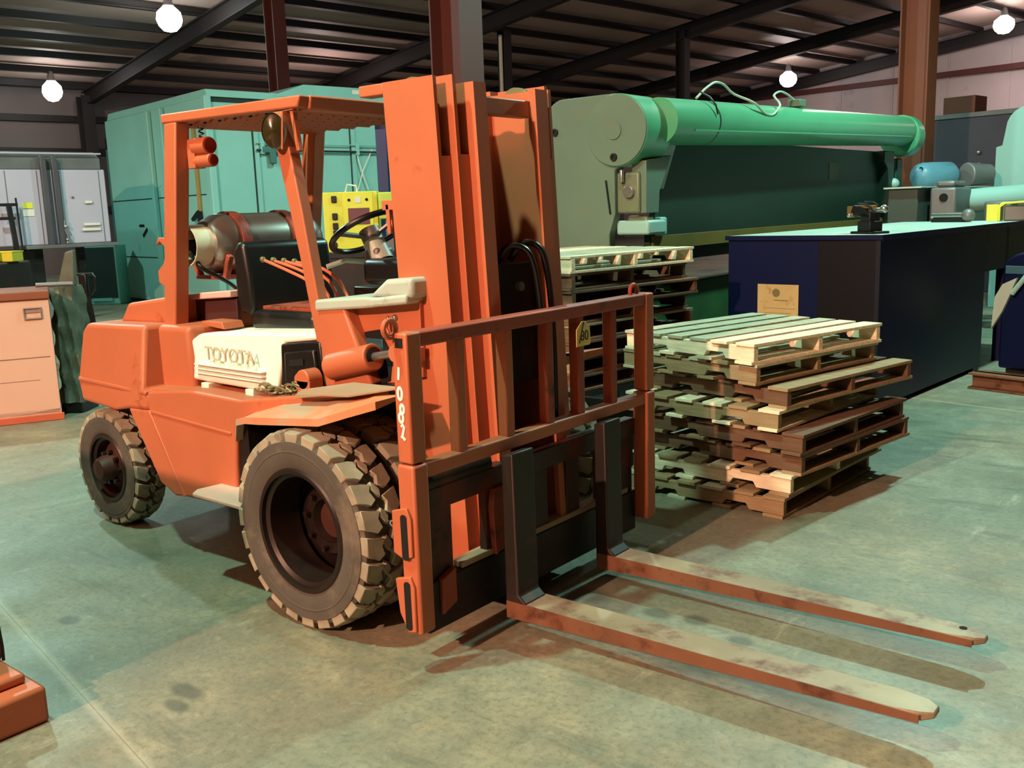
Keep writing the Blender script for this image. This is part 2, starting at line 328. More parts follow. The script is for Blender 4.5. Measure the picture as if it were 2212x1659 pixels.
# high bay lamps that are in view
def bay(s, t, z, label, r=.32):
    zt = roofz(s) + .45
    o = thing('high_bay_lamp', label, 'lamp', bp(s, t, z))
    obj('housing', M().lathe([(.0, .72), (.06, .7), (.10, .6), (.12, .46), (.14, .42), (.10, .40)], (0, 0, 0), (0, 0, 1), 20), LAMPH, o)
    obj('globe', M().lathe([(.0, -.22), (r * .5, -.18), (r * .85, -.06), (r, .08), (r * .9, .26), (.12, .42)], (0, 0, 0), (0, 0, 1), 20), LAMPM, o)
    obj('stem', M().cyl((0, 0, .6), (0, 0, zt - z), .015, n=8), DARKM, o)
def onlamp(s, t): return roofz(s) - .35
bay(21.0, 8.25, 6.62, 'glowing dome lamp at the top left, larger of the two on the left')
bay(29.3, 7.9, 5.75, 'glowing dome lamp low at the far left', .3)
bay(19.4, 34.3, 6.62, 'bright lamp hanging above the cable box of the green folding machine', .36)
bay(11.2, 35.3, 7.62, 'bright lamp at the top right corner', .36)

# ------------------------------------------------------------------ forklift
FK = thing('forklift_truck', 'orange and white forklift truck with dual front tyres and forks lowered', 'forklift')
def P(name, m, material, bevel=0, parent=FK, **k): return obj(name, m, material, parent, bevel, **k)
def lean(p): return (p[0] - .044 * (p[2] - .6), p[1], p[2])
# --- counterweight
cw = M()
prof = [(-2.19, .70), (-2.225, .83), (-2.20, .87), (-2.135, 1.10), (-2.08, 1.145), (-1.44, 1.165), (-1.44, .83), (-1.39, .83), (-1.395, .735), (-1.60, .725), (-1.75, .70)]
def cwshape(p):
    x, y, z = p
    f = 1.0
    if z > 1.0: f = 1 - .07 * (z - 1.0) / .165
    if x < -1.9: f *= 1 - .10 * ((-1.9 - x) / .32)
    if z < .85 and z > .75: f *= 1.01
    return (x, y * f, z)
ys = [-.62, -.58, .58, .62]
cw.prism(prof, 'y', -.62, .62); cw.map(cwshape)
P('counterweight', cw, ORANGE, .035, seg=4)
P('counterweight_shoulder', M().prism([(-1.46, .80), (-1.46, 1.16), (-1.17, 1.165), (-1.17, .81)], 'y', -.50, .50), ORANGE, .03, seg=4)
P('ledge', M().box(-2.2, -1.40, -.625, .625, .815, .84).map(cwshape), ORANGE, .008)
P('radiator_cover', M().prism([(-1.96, 1.14), (-1.86, 1.25), (-1.43, 1.30), (-1.43, 1.15)], 'y', -.42, .42), ORANGE, .02, seg=3)
P('radiator_cover_lid', M().prism([(-1.44, 1.303), (-1.07, 1.33), (-1.07, 1.295), (-1.44, 1.27)], 'y', -.31, .36), mat('dusty_pink_paint', (.82, .66, .62), .6, var=.06), .006)
P('rear_bulkhead', M().box(-1.20, -1.12, -.25, .42, .9, 1.27), ORANGE, .01)
P('hood_side_wall', M().box(-1.45, -1.07, -.275, -.255, 1.05, 1.285), mat('shaded_maroon', (.24, .09, .07), .7, var=.2), .003)  # shade on this wall is put into its dark maroon colour
P('tow_pin_bracket', M().box(-2.02, -1.96, -.5, -.42, .45, .72), ORANGE, .005)
# --- body side panels and frame
side = [(-1.40, .835), (-1.03, .875), (-.62, .868), (-.30, .915), (-.02, .957), (.26, 1.0), (.26, .96), (-.30, .87), (-.56, .80), (-.66, .74), (-.685, .57), (-.70, .37), (-1.23, .315), (-1.36, .365), (-1.60, .73), (-1.40, .737)]
for sy in (-1, 1):
    a, b = (-.62, -.575) if sy < 0 else (.575, .62)
    P('side_panel', M().prism(side, 'y', a, b), ORANGE, .012, seg=3)
P('panel_crease', M().prism([(-1.38, .742), (-.70, .71), (-.70, .695), (-1.375, .727)], 'y', -.626, -.60), ORANGE, .004)
P('panel_rib', M().prism([(-1.41, .74), (-1.385, .74), (-1.13, .33), (-1.155, .325)], 'y', -.628, -.60), ORANGE, .004)
P('lower_skirt', M().prism([(-1.23, .315), (-1.20, .355), (-.70, .405), (-.70, .37), (-.74, .33)], 'y', -.60, -.55), ORANGE_D, .006)
P('deck', M().prism([(-1.42, .80), (-1.42, .85), (-1.03, .868), (-.62, .861), (-.30, .907), (.0, .95), (.24, .985), (.24, .93), (-.62, .80)], 'y', -.59, .59), ORANGE_D, .004)
P('chassis', M().box(-1.9, .30, -.34, .34, .22, .80), GREASE, .01)
P('wheel_well', M().box(-.70, -.60, -.60, .60, .36, .80).box(-.66, .30, -.36, -.33, .2, .92).box(-.66, .30, .33, .36, .2, .92), GREASE)
P('front_axle', M().cyl((0, -.60, .42), (0, .60, .42), .075, n=20).cyl((0, -.30, .42), (0, .30, .42), .16, n=20), GREASE)
P('rear_axle', M().box(-2.10, -1.96, -.42, .42, .26, .40), GREASE, .01)
# fenders
for sy in (-1, 1):
    inn = [(-.645, .69), (-.62, .785), (-.50, .83), (-.30, .885), (0, .935), (.26, .975), (.42, .99)]
    out = [(-.665, -.625, .70), (-.60, -.66, .79), (-.42, -.74, .835), (-.25, -.79, .86), (.16, -.81, .905), (.32, -.80, .955), (.47, -.79, 1.0)]
    m = M(); n = len(inn)
    vs = [(x, -.60, z) for x, z in inn] + list(out) + [(x, -.60, z - .012) for x, z in inn] + [(x, y, z - .03) for x, y, z in out]
    fs = [(i, i + n, i + n + 1, i + 1) for i in range(n - 1)] + [(i + 2 * n + 1, i + 3 * n + 1, i + 3 * n, i + 2 * n) for i in range(n - 1)] + [(i + n, i + 3 * n, i + 3 * n + 1, i + n + 1) for i in range(n - 1)] + [(0, 2 * n, 3 * n, n), (n - 1, 2 * n - 1, 4 * n - 1, 3 * n - 1)]
    m.add(vs, fs)
    if sy > 0: m.map(lambda p: (p[0], -p[1], p[2]))
    P('fender', m, mat('dusty_fender', (.80, .50, .34), .75, var=.12, dirt=(.66, .58, .48), dirt_amt=.75, dscale=2.2), 0, sharp=.8)
P('fender_flap', M().add([(-.19, -.60, .955), (.10, -.56, 1.005), (.42, -.60, 1.02), (.22, -.70, .985), (.06, -.70, .975), (-.16, -.66, .945), (-.19, -.60, .948), (.10, -.56, .998), (.42, -.60, 1.013), (.22, -.70, .978), (.06, -.70, .968), (-.16, -.66, .930)],
   [(0, 5, 4, 3, 2, 1), (6, 7, 8, 9, 10, 11), (0, 6, 11, 5), (5, 11, 10, 4), (4, 10, 9, 3), (3, 9, 8, 2)]), DUST, 0, sharp=.3)
P('step_plate', M().prism([(-.82, -.60), (-.84, -.74), (-.80, -.79), (-.40, -.79), (-.40, -.60)], 'z', .425, .445), mat('pink_dust', (.80, .68, .62), .7), .006)
# --- engine side cover (cream) and dark louvre
hc = M().prism([(-1.215, .895), (-1.19, 1.085), (-1.15, 1.125), (-1.0, 1.14), (-.20, 1.178), (-.20, 1.148), (-.48, 1.118), (-.515, .90), (-.55, .885)], 'y', -.50, .05)
def hcs(p):
    x, y, z = p
    if z > 1.10 and y < 0: y = y + .05
    if z < .9: y = y + .015
    return (x, y, z)
hc.map(hcs)
HC = P('engine_cover', hc, WHITEP, .022, seg=4)
for i in range(3): obj('cover_rib', M().prism([(-1.14, .985 - i * .022), (-.60, .982 - i * .022), (-.60, .975 - i * .022), (-1.14, .978 - i * .022)], 'y', -.505, -.47), WHITEP, HC, .002)
for x in (-1.07, -.71): obj('cover_foot', M().box(x - .03, x + .03, -.50, -.40, .845, .89), WHITEP, HC, .004)
text_mesh('TOYOTA', .095, .003, mat('cream_emboss', (.74, .71, .62), .5), 'lettering', HC, frameT((-.84, -.503, 1.040), (1, 0, .0), (0, 0, 1)) )
P('vent_panel', M().prism([(-.52, .90), (-.50, 1.115), (-.22, 1.145), (-.20, .93)], 'y', -.46, .0), BLACK, .012)
P('vent_recess', M().prism([(-.47, .92), (-.46, 1.08), (-.25, 1.105), (-.23, .94)], 'y', -.475, -.45), VINYL, .01)
P('vent_slot', M().prism([(-.42, 1.02), (-.415, 1.05), (-.32, 1.06), (-.32, 1.03)], 'y', -.48, -.47), HOLE)
P('engine_deck', M().box(-1.15, -.2, -.10, .45, 1.05, 1.15), ORANGE_D, .01)
P('latch_plate', M().prism([(-1.17, 1.165), (-1.17, 1.185), (-1.0, 1.185), (-.98, 1.15)], 'y', -.42, -.30), ORANGE, .004)
# --- seat
P('seat', M().box(-.97, -.47, -.28, .20, 1.135, 1.235), VINYL, .035, seg=4)
P('seat_backrest', M().prism([(-1.03, 1.21), (-1.06, 1.30), (-1.06, 1.53), (-1.01, 1.575), (-.96, 1.56), (-.935, 1.40), (-.93, 1.21)], 'y', -.285, .26), VINYL, .035, seg=4)
P('seat_frame', M().box(-1.0, -.52, -.22, .16, 1.215, 1.25), RUSTO, .006)

# --- cowl
P('front_cowl', M().prism([(-.215, 1.30), (-.215, .935), (.10, .975), (-.045, 1.30)], 'y', -.465, -.36), ORANGE, .015, seg=3)
P('cowl_plate', M().prism([(-.10, .96), (.16, .98), (.34, 1.02), (.34, 1.335), (-.10, 1.31)], 'y', -.40, -.37), ORANGE, .004)
P('cowl_opening', M().prism([(-.005, 1.06), (.01, 1.19), (.10, 1.205), (.17, 1.10), (.15, .99), (.06, .96)], 'y', -.404, -.398), HOLE)
P('hydraulic_tank', M().box(.0, .12, -.408, -.402, 1.07, 1.165), mat('teal_tank', (.12, .32, .36), .4), .003)
P('cowl_rear_wall', M().box(-.20, -.17, -.40, .45, .95, 1.31), ORANGE_D, .004)
P('cowl_right', M().box(-.20, .30, .40, .45, .95, 1.31), ORANGE, .01)
P('dashboard', M().prism([(-.225, 1.275), (-.22, 1.325), (.10, 1.348), (.15, 1.345), (.34, 1.365), (.34, 1.325), (.1, 1.30)], 'y', -.475, .45), GREYP, .012, seg=3)
P('dash_hump', M().prism([(.10, 1.345), (.21, 1.42), (.36, 1.43), (.36, 1.345)], 'y', -.46, -.10), GREYP, .02, seg=3)
P('cowl_bolts', M().ball((.07, -.405, 1.315), .01).ball((.20, -.405, 1.26), .012).ball((.16, -.405, 1.255), .009), STEEL)
P('lever_hook', M().tube([(.165, -.41, 1.25), (.17, -.43, 1.22), (.185, -.43, 1.195)], .007, 8), RUSTO)
P('pivot_lug', M().cyl((-.235, -.56, .985), (-.235, -.48, .985), .045, n=20).box(-.28, -.19, -.56, -.48, .90, .985).cyl((-.30, -.53, .975), (-.30, -.47, .975), .03, n=16), ORANGE, .006)
# --- steering column, wheel, levers
sw = thing_c = V((-.36, 0, 1.6)); ax = V((-.5, 0, .87)).normalized(); ex = V((.87, 0, .5)).normalized(); ey = V((0, 1, 0))
WH = P('steering_wheel', M().tube([sw + (ex * math.cos(t) + ey * math.sin(t)) * .19 for t in [2 * PI * i / 36 for i in range(36)]], .0145, 10, True), BLACK)
for k in range(3):
    t = 2 * PI * k / 3 + .5; obj('spoke', M().bar(sw - ax * .03, sw + (ex * math.cos(t) + ey * math.sin(t)) * .185, .028, .010, ax), GREYM, WH)
obj('spinner_knob', M().ball(sw + (ex * math.cos(3.6) + ey * math.sin(3.6)) * .19 + ax * .03, .02), STEEL, WH)
obj('hub', M().cyl(sw - ax * .05, sw + ax * .01, .05, n=24), GREYM, WH)
P('steering_column', M().cyl(sw - ax * .05, sw - ax * .16, .05, .055, n=24).cyl(sw - ax * .12, (-.18, 0, 1.30), .022, n=12).cyl(sw - ax * .12, (-.10, .05, 1.30), .018, n=12), GREYP)
P('column_shroud', M().box(-.36, -.26, -.05, .06, 1.40, 1.53), GREYM, .02, seg=3)
P('gear_stalk', M().tube([(-.32, -.04, 1.46), (-.36, -.16, 1.475), (-.40, -.24, 1.45)], .012, 8), GREYP)
P('hand_lever', M().tube([(-.15, .10, 1.38), (-.02, .16, 1.45), (.10, .22, 1.52)], .010, 8).tube([(-.2, .05, 1.62), (-.05, .12, 1.56), (.05, .16, 1.54)], .012, 8), GREYP)
P('dash_console', M().box(-.30, .20, -.12, .42, 1.36, 1.48), BLACK, .03)
P('kick_panel', M().box(-.50, -.20, .0, .44, 1.05, 1.34), BLACK, .01)
for k in range(4):
    y = -.335 + .022 * k; dx = .050 * k
    L_ = P('control_lever', M().tube(smooth([(-.735 + dx, y, 1.484 - .004 * k), (-.56 + dx, y, 1.436 + .004 * k), (-.43 + dx * .8, y, 1.395 + .003 * k), (-.385 + dx * .8, y, 1.36), (-.25 + dx * .6, y, 1.20)], 4), .0075, 8), mat('salmon_lever_paint', (.80, .42, .30), .4))
    obj('lever_knob', M().ball((-.745 + dx, y, 1.487 - .004 * k), .015), KNOBG, L_)
# --- overhead guard
GU = [(-.267, -.42, 2.16), (-1.30, -.42, 2.17), (-1.30, .44, 2.17), (-.40, .42, 2.16)]
P('guard_side_rail', M().prism([(-.27, 2.135), (-.25, 2.185), (-1.31, 2.195), (-1.31, 2.15)], 'y', -.455, -.395), ORANGE, .008)
P('guard_side_rail', M().prism([(-.27, 2.135), (-.25, 2.185), (-1.31, 2.195), (-1.31, 2.15)], 'y', .405, .465), ORANGE, .008)
P('guard_front_rail', M().prism([(-.32, 2.125), (-.255, 2.13), (-.245, 2.187), (-.32, 2.187)], 'y', -.40, .465), ORANGE, .008)
P('guard_rear_rail', M().box(-1.31, -1.25, -.40, .41, 2.15, 2.19), ORANGE, .006)
for k in range(8):
    x0 = -1.235 + k * .120
    m = M().prism([(x0, 2.128), (x0 + .108, 2.172), (x0 + .108, 2.180), (x0 - .004, 2.140)], 'y', -.395, .405)
    sl = P('roof_slat', m, ORANGE, 0)
    mh = M(); nx_, nz_ = .044 / .1166, -.108 / .1166
    for j in range(11):
        for q in (0, 1):
            f_ = .32 + .36 * q; yy = -.36 + j * .073 + .02 * q; cx_, cz_ = x0 + .108 * f_, 2.128 + .044 * f_
            mh.cyl((cx_ + nx_ * .002, yy, cz_ + nz_ * .002), (cx_ - nx_ * .002, yy, cz_ - nz_ * .002), .0095, n=8)
    obj('perforations', mh, HOLE, sl, kind='stuff')
P('guard_front_post', M().prism([(-.465, 2.13), (-.375, 2.13), (-.285, 1.70), (-.215, 1.30), (-.185, 1.14), (-.21, 1.11), (-.245, 1.12), (-.32, 1.50)], 'y', -.455, -.40), ORANGE, .006)
P('guard_front_post', M().prism([(-.465, 2.13), (-.375, 2.13), (-.285, 1.70), (-.215, 1.30), (-.185, 1.14), (-.21, 1.11), (-.245, 1.12), (-.32, 1.50)], 'y', .40, .455), ORANGE, .006)
for y0, y1 in ((-.455, -.375), (.40, .48)):
    P('guard_rear_post', M().prism([(-1.285, 2.15), (-1.185, 2.15), (-1.405, .84), (-1.51, .84)], 'y', y0, y1), ORANGE, .008)
P('post_bracket', M().prism([(-1.43, 1.35), (-1.49, 1.37), (-1.49, 1.43), (-1.43, 1.47), (-1.40, 1.55), (-1.45, 1.58), (-1.49, 1.56), (-1.46, 1.60), (-1.36, 1.60), (-1.38, 1.35)], 'y', -.44, -.41), ORANGE, .004)
# lights
HL = P('work_lamp', M().lathe([(.0, -.05), (.05, -.05), (.075, -.02), (.082, .03), (.082, .06)], (0, 0, 0), (1, 0, 0), 24).map(lambda p: (p[0] * .8, p[1] * .62, p[2] * .92)).map(lambda p: (V((-.40, -.47, 2.045)) + V(p[:3]) @ Mx.Rotation(.95, 3, 'Z'))), GREYP)
obj('lens', M().lathe([(.078, .052), (.05, .066), (.0, .07)], (0, 0, 0), (1, 0, 0), 24).map(lambda p: (p[0] * .8, p[1] * .62, p[2] * .92)).map(lambda p: (V((-.40, -.47, 2.045)) + V(p[:3]) @ Mx.Rotation(.95, 3, 'Z'))), DGLASS, HL)
obj('lamp_bracket', M().tube([(-.33, -.50, 1.965), (-.31, -.50, 2.12), (-.31, -.44, 2.13)], .005, 6).bar((-.30, -.43, 1.96), (-.33, -.43, 2.14), .02, .02), ORANGE, HL)
HR = P('tail_lamp', M().cyl((-1.17, -.36, 2.035), (-1.06, -.36, 2.035), .042, n=20).cyl((-1.17, -.36, 1.965), (-1.04, -.36, 1.965), .032, n=20).box(-1.21, -1.15, -.39, -.33, 1.93, 2.07), ORANGE, .004)
obj('lens', M().cyl((-1.06, -.36, 2.035), (-1.05, -.36, 2.035), .034, n=16).cyl((-1.04, -.36, 1.965), (-1.03, -.36, 1.965), .024, n=16), mat('red_lens', (.45, .10, .05), .2), HR)
P('coiled_lead', M().tube([(-1.12 + .012 * math.sin(i * 1.3), -.36 + .012 * math.cos(i * 1.3), 2.14 - i * .0045) for i in range(18)], .004, 6), BLACK)
# gas tank behind the seat
gt = V((-1.33, 0, 1.555))
TK = P('gas_tank', M().lathe([(.0, -.29), (.06, -.285), (.12, -.26), (.152, -.20), (.157, -.15), (.157, .32), (.15, .38), (.11, .44), (.05, .465), (0, .47)], gt, (0, 1, 0), 40), CHROME)
obj('tank_collar', M().lathe([(.10, -.37), (.105, -.37), (.105, -.25), (.10, -.25)], gt, (0, 1, 0), 28, True), mat('cream_collar', (.80, .78, .68), .5), TK)
obj('tank_valve', M().cyl(gt + V((0, -.28, 0)), gt + V((0, -.34, 0)), .03, n=14).box(-1.36, -1.30, -.37, -.33, 1.53, 1.58).bar(gt + V((0, -.33, -.03)), gt + V((.07, -.34, -.12)), .02), DARKM, TK)
for y in (-.13, .20):
    obj('tank_strap', M().lathe([(.158, y), (.168, y), (.168, y + .055), (.158, y + .055)], gt, (0, 1, 0), 32, True), RUSTO, TK)
P('tank_cradle', M().box(-1.46, -1.20, -.24, .40, 1.375, 1.395).bar((-1.44, -.22, 1.38), (-1.50, -.22, 1.50), .03).bar((-1.22, -.22, 1.38), (-1.17, -.22, 1.50), .03).box(-1.38, -1.28, -.05, .05, 1.28, 1.38), RUSTO, .004)
P('tank_hose', M().tube(smooth([(-1.30, -.34, 1.50), (-1.24, -.34, 1.44), (-1.20, -.22, 1.36), (-1.16, -.16, 1.29)]), .011, 8), BLACK)
# --- tilt cylinder
tc0 = V((-.02, -.47, 1.065)); tc1 = V((.13, -.47, 1.10)); tc2 = V((.27, -.47, 1.125))
TC = P('tilt_cylinder', M().cyl(tc0 - (tc1 - tc0) * .8, tc1, .058, n=28), ORANGE, .006)
obj('gland', M().cyl(tc1 - V((.005, 0, 0)), tc1 + (tc2 - tc1) * .02, .042, n=24), BLACK, TC)
obj('rod', M().cyl(tc1, tc2, .018, n=16), STEEL, TC)
obj('clevis', M().cyl(tc2 + V((.01, -.03, 0)), tc2 + V((.01, .05, 0)), .035, n=18).box(.27, .36, -.46, -.40, 1.09, 1.15), ORANGE_D, TC, .004)
P('floor_plate', M().prism([(-.20, .935), (.30, 1.0), (.30, .965), (-.20, .90)], 'y', -.50, .45), GREASE, 0)
# --- mast
def rail(side, y0, y1, x0, x1, zt, nm, slot):
    a, b = sorted((side * y0, side * y1))
    t = .026
    def chan(z0, z1, full):
        if side < 0: poly = [(x0, a), (x1, a), (x1, b), (x1 - t, b), (x1 - t, a + t), (x0 + t, a + t), (x0 + t, b), (x0, b)]
        else: poly = [(x0, b), (x0, a), (x0 + t, a), (x0 + t, b - t), (x1 - t, b - t), (x1 - t, a), (x1, a), (x1, b)]
        if not full:
            if side < 0: poly = [(x0, a), (x1, a), (x1, a + t * .7), (x1 - t, a + t * .7), (x1 - t, a + t * .6), (x0 + t, a + t * .6), (x0 + t, b), (x0, b)]
            else: poly = [(x0, b), (x0, a), (x0 + t, a), (x0 + t, b - t * .6), (x1 - t, b - t * .6), (x1 - t, b - t * .7), (x1, b - t * .7), (x1, b)]
        return M().prism(poly, 'z', z0, z1)
    m = chan(.12, zt - (.30 if slot else 0), True)
    if slot:
        q = chan(zt - .30, zt, False); m.add(q.v, q.f)
    m.map(lean); return P(nm, m, ORANGE, 0)
for sd in (-1, 1):
    rail(sd, .377, .306, .24, .516, 2.195, 'outer_mast_rail', True)
    rail(sd, .304, .236, .262, .550, 2.20, 'middle_mast_rail', True)
    rail(sd, .234, .160, .285, .595, 2.175, 'inner_mast_rail', False)
    for y, x in ((.335, .500), (.265, .535)):
        P('mast_sheave', M().cyl((x - .12, sd * y - .018, 2.13), (x - .12, sd * y + .018, 2.13), .075, n=24).map(lean), mat('pale_sheave', (.50, .50, .36), .4, .4))
        P('lift_chain', M().box(x - .052, x - .034, sd * y - .014, sd * y + .014, 1.0, 2.13).map(lean), GREASE)
P('mast_top_crossbar', M().box(.50, .56, -.17, .17, 2.06, 2.13).map(lean), ORANGE, .006)
P('mast_top_crossbar', M().box(.25, .30, -.37, .37, 2.08, 2.17).map(lean), ORANGE, .006)
P('mast_crossbar', M().box(.22, .26, -.37, .37, 1.50, 1.68).map(lean), GREASE, .006)
P('mast_crossbar', M().box(.22, .26, -.37, .37, .75, .95).map(lean), GREASE, .006)
P('mast_crossbar', M().box(.22, .30, -.37, .37, .12, .32).map(lean), GREASE, .006)
P('mast_tie_plate', M().box(.50, .54, -.16, .16, .95, 1.46).map(lean), GREASE, .006)
P('lift_cylinder', M().cyl((.38, -.075, .15), (.38, -.075, 1.98), .062, n=24).cyl((.38, -.075, 1.98), (.38, -.075, 2.08), .035, n=20).map(lean), GREASE)
for sd in (-1, 1): P('lift_cylinder', M().cyl((.24, sd * .19, .15), (.24, sd * .19, 1.9), .04, n=20).cyl((.24, sd * .19, 1.9), (.24, sd * .19, 2.1), .025, n=20).map(lean), GREASE)
P('rear_hose_plate', M().box(.255, .262, -.16, .20, .3, 2.05).map(lean), GREASE)
P('chain_post', M().tube([(.42 + .004 * math.sin(i * 2.1), -.075 + .006 * math.cos(i * 1.7), 2.08 - i * .018) for i in range(34)], .009, 6).map(lean), BLACKST)
P('hose_reel_bolt', M().cyl((.54, .03, 1.36), (.56, .03, 1.36), .02, n=14).map(lean), STEEL)
P('hydraulic_hose', M().tube(smooth([(.48, -.03, 1.46), (.54, -.01, 1.53), (.60, .04, 1.50), (.615, .07, 1.35), (.615, .08, 1.1), (.60, .085, .75)]), .014, 10).map(lean), BLACK)
P('hydraulic_hose', M().tube(smooth([(.48, .06, 1.47), (.54, .08, 1.54), (.60, .125, 1.51), (.615, .15, 1.35), (.615, .155, 1.1), (.60, .155, .75)]), .014, 10).map(lean), BLACK)
P('mast_bracket', M().box(.095, .235, -.372, -.30, 2.15, 2.195).map(lean), ORANGE, .005)
P('mast_bracket', M().box(.095, .29, .30, .372, 2.15, 2.195).map(lean), ORANGE, .005)
P('mast_lug', M().box(.17, .30, -.37, -.30, 1.695, 1.735).box(.19, .21, -.37, -.30, 1.60, 1.72).cyl((.20, -.33, 1.64), (.31, -.33, 1.64), .033, n=16).map(lean), ORANGE, .003)
# --- carriage
xc = .615
CA = P('carriage_top_bar', M().box(.565, .625, -.72, .76, .575, .665), mat('carriage_steel', (.22, .13, .10), .55, .1, var=.2, dirt=(.42, .16, .09), dirt_amt=.5, dscale=3), .006)
CM_ = MATS['carriage_steel']
P('carriage_tube', M().cyl((.60, -.73, .685), (.60, -.33, .685), .032, n=20), BLACKST)
P('carriage_tube_end', M().lathe([(.034, 0), (.034, -.035), (.020, -.035), (.018, -.01), (0, -.01)], (.60, -.725, .685), (0, 1, 0), 20), RUSTO)
P('carriage_bottom_bar', M().box(.565, .625, -.72, .76, .10, .30), GREASE, .006)
P('carriage_bottom_edge', M().box(.555, .62, -.52, .70, .30, .325), DUST, .003)
for y0, y1 in ((-.71, -.56), (-.36, -.24), (-.06, .06), (.20, .30), (.46, .52), (.64, .75)):
    P('carriage_plate', M().box(.575, .612, y0, y1, .22, .60), CM_, .004)
P('carriage_hook', M().prism([(-.345, .50), (-.33, .58), (-.24, .58), (-.25, .50), (-.245, .33), (-.33, .30)], 'x', .612, .64), RUSTO, .004)
P('carriage_hook', M().prism([(-.655, .30), (-.655, .16), (-.575, .19), (-.575, .33)], 'x', .612, .64), RUSTO, .004)
P('carriage_roller', M().cyl((.44, -.155, .55), (.44, -.11, .55), .05, n=20).cyl((.44, .11, .55), (.44, .155, .55), .05, n=20), GREASE)
# --- load backrest
for sy in (-1, 1):
    y0, y1 = (-.832, -.757) if sy < 0 else (.765, .84)
    PU = P('backrest_post', M().box(.618, .69, y0, y1, .80, 1.27), ORANGE, .008)
    PL = P('carriage_end_post', M().box(.612, .695, y0 - .003, y1, .155, .795), ORANGE, .010)
    if sy < 0:
        obj('side_plate', M().prism([(.585, .46), (.585, .62), (.66, .64), (.68, .60), (.68, .46), (.64, .44)], 'y', -.848, -.83), ORANGE, PL, .004)
        obj('side_plate', M().prism([(.60, .23), (.585, .36), (.66, .38), (.68, .34), (.68, .17), (.64, .16)], 'y', -.848, -.83), ORANGE, PL, .004)
        for z0, z1 in ((.455, .60), (.185, .345)):
            zc = [(.646 + .017 * math.cos(t), (z1 if math.sin(t) > 0 else z0) + .014 * math.sin(t)) for t in [2 * PI * i / 16 for i in range(16)]]
            obj('slot', M().prism(zc, 'y', -.8495, -.846), HOLE, PL)
P('backrest_top_rail', M().box(.622, .688, -.762, .77, 1.215, 1.27), RUSTO, .008)
P('backrest_bottom_rail', M().box(.625, .685, -.76, .77, .735, .79), ORANGE, .008)
P('rail_end_socket', M().box(.636, .672, -.8345, -.80, 1.218, 1.252), HOLE)
for i, y in enumerate((-.545, -.26, .012, .237, .50)):
    P('backrest_bar', M().box(.63, .682, y - .024, y + .024, .785, 1.22), RUSTO if i > 1 else ORANGE, .007)
for y, x, z in ((-.845, .625, 1.285), (.72, .65, 1.285)):
    P('lifting_eye', M().tube([(x, y + .030 * math.cos(t), z + .030 * math.sin(t)) for t in [2 * PI * i / 16 for i in range(16)]], .010, 8, True), ORANGE if y < 0 else RUSTO)
P('edge_tab', M().box(.60, .63, -.757, -.70, .775, .80), CARD)
P('chisel_mark', M().box(.70, .701, .0, .001, .3, .301), DARKM)
# painted digits on the near post (handwritten)
def stroke(pts, w=.006):
    return M().tube([(x, -.8335, z) for x, z in pts], w, 6).map(lambda p: (p[0], -.8335 + (p[1] + .8335) * .25, p[2]))
def ell(cx, cz, rx, rz, n=14, tilt=0): return [(cx + rx * math.cos(t) + tilt * math.sin(t), cz + rz * math.sin(t)) for t in [2 * PI * i / n for i in range(n + 1)]]
DG = [('one', [[(.648, 1.150), (.645, 1.12), (.643, 1.105)]]), ('zero', [ell(.647, 1.055, .0105, .022)]),
      ('eight', [ell(.654, 1.000, .009, .016), ell(.647, .968, .010, .017)]),
      ('two', [[(.645, .936), (.652, .944), (.659, .936), (.655, .920), (.650, .905), (.644, .898), (.652, .898), (.662, .888)]])]
for nm, sts in DG:
    m = M()
    for q in sts: a = stroke(q); m.add(a.v, a.f)
    P('painted_digit', m, PAINTW)
# --- forks
for (y0, y1, tip0, tip1) in ((-.352, -.205, -.325, -.185), (.30, .44, .30, .425)):
    xs = [(.70, 0), (.85, .06), (1.2, .3), (1.6, .55), (2.0, .82), (2.20, .94), (2.29, .985), (2.325, 1.0)]
    m = M(); vs = []
    for x, t in xs:
        zt = .128 + .004 * t; zb = .055 + .048 * t
        a = y0 + (tip0 - y0) * t; b = y1 + (tip1 - y1) * t
        if x > 2.28: a += .018; b -= .018
        if x > 2.31: a += .030; b -= .022; zt -= .006; zb += .004
        vs += [(x, a, zb), (x, b, zb), (x, b, zt), (x, a, zt)]
    n = len(xs); fs = []
    for i in range(n - 1):
        for j in range(4):
            fs.append((i * 4 + j, i * 4 + (j + 1) % 4, (i + 1) * 4 + (j + 1) % 4, (i + 1) * 4 + j))
    fs = [tuple(reversed(q)) for q in fs] + [(0, 1, 2, 3), tuple(reversed([(n - 1) * 4 + j for j in range(4)]))]
    m.add(vs, fs)
    FB = P('fork_blade', m, FORKTOP, .006)
    P('fork_shank', M().prism([(.695, .06), (.695, .73), (.755, .745), (.762, .16), (.80, .128), (.78, .06)], 'y', y0, y1 - .01), BLACKST, .008)
P('fork_heel_rust', M().prism([(.70, .056), (.70, .128), (2.0, .1315), (2.29, .131), (2.29, .104)], 'y', -.3535, -.349).map(lambda p: (p[0], p[1] + .027 * max(0, (p[0] - .7) / 1.6) + .0, p[2])), RUST)
P('fork_heel_rust', M().prism([(.70, .056), (.70, .128), (2.0, .1315), (2.29, .131), (2.29, .104)], 'y', .2975, .302), RUST)
P('fork_hole', M().cyl((2.24, .385, .1305), (2.24, .385, .1335), .014, n=12), HOLE)

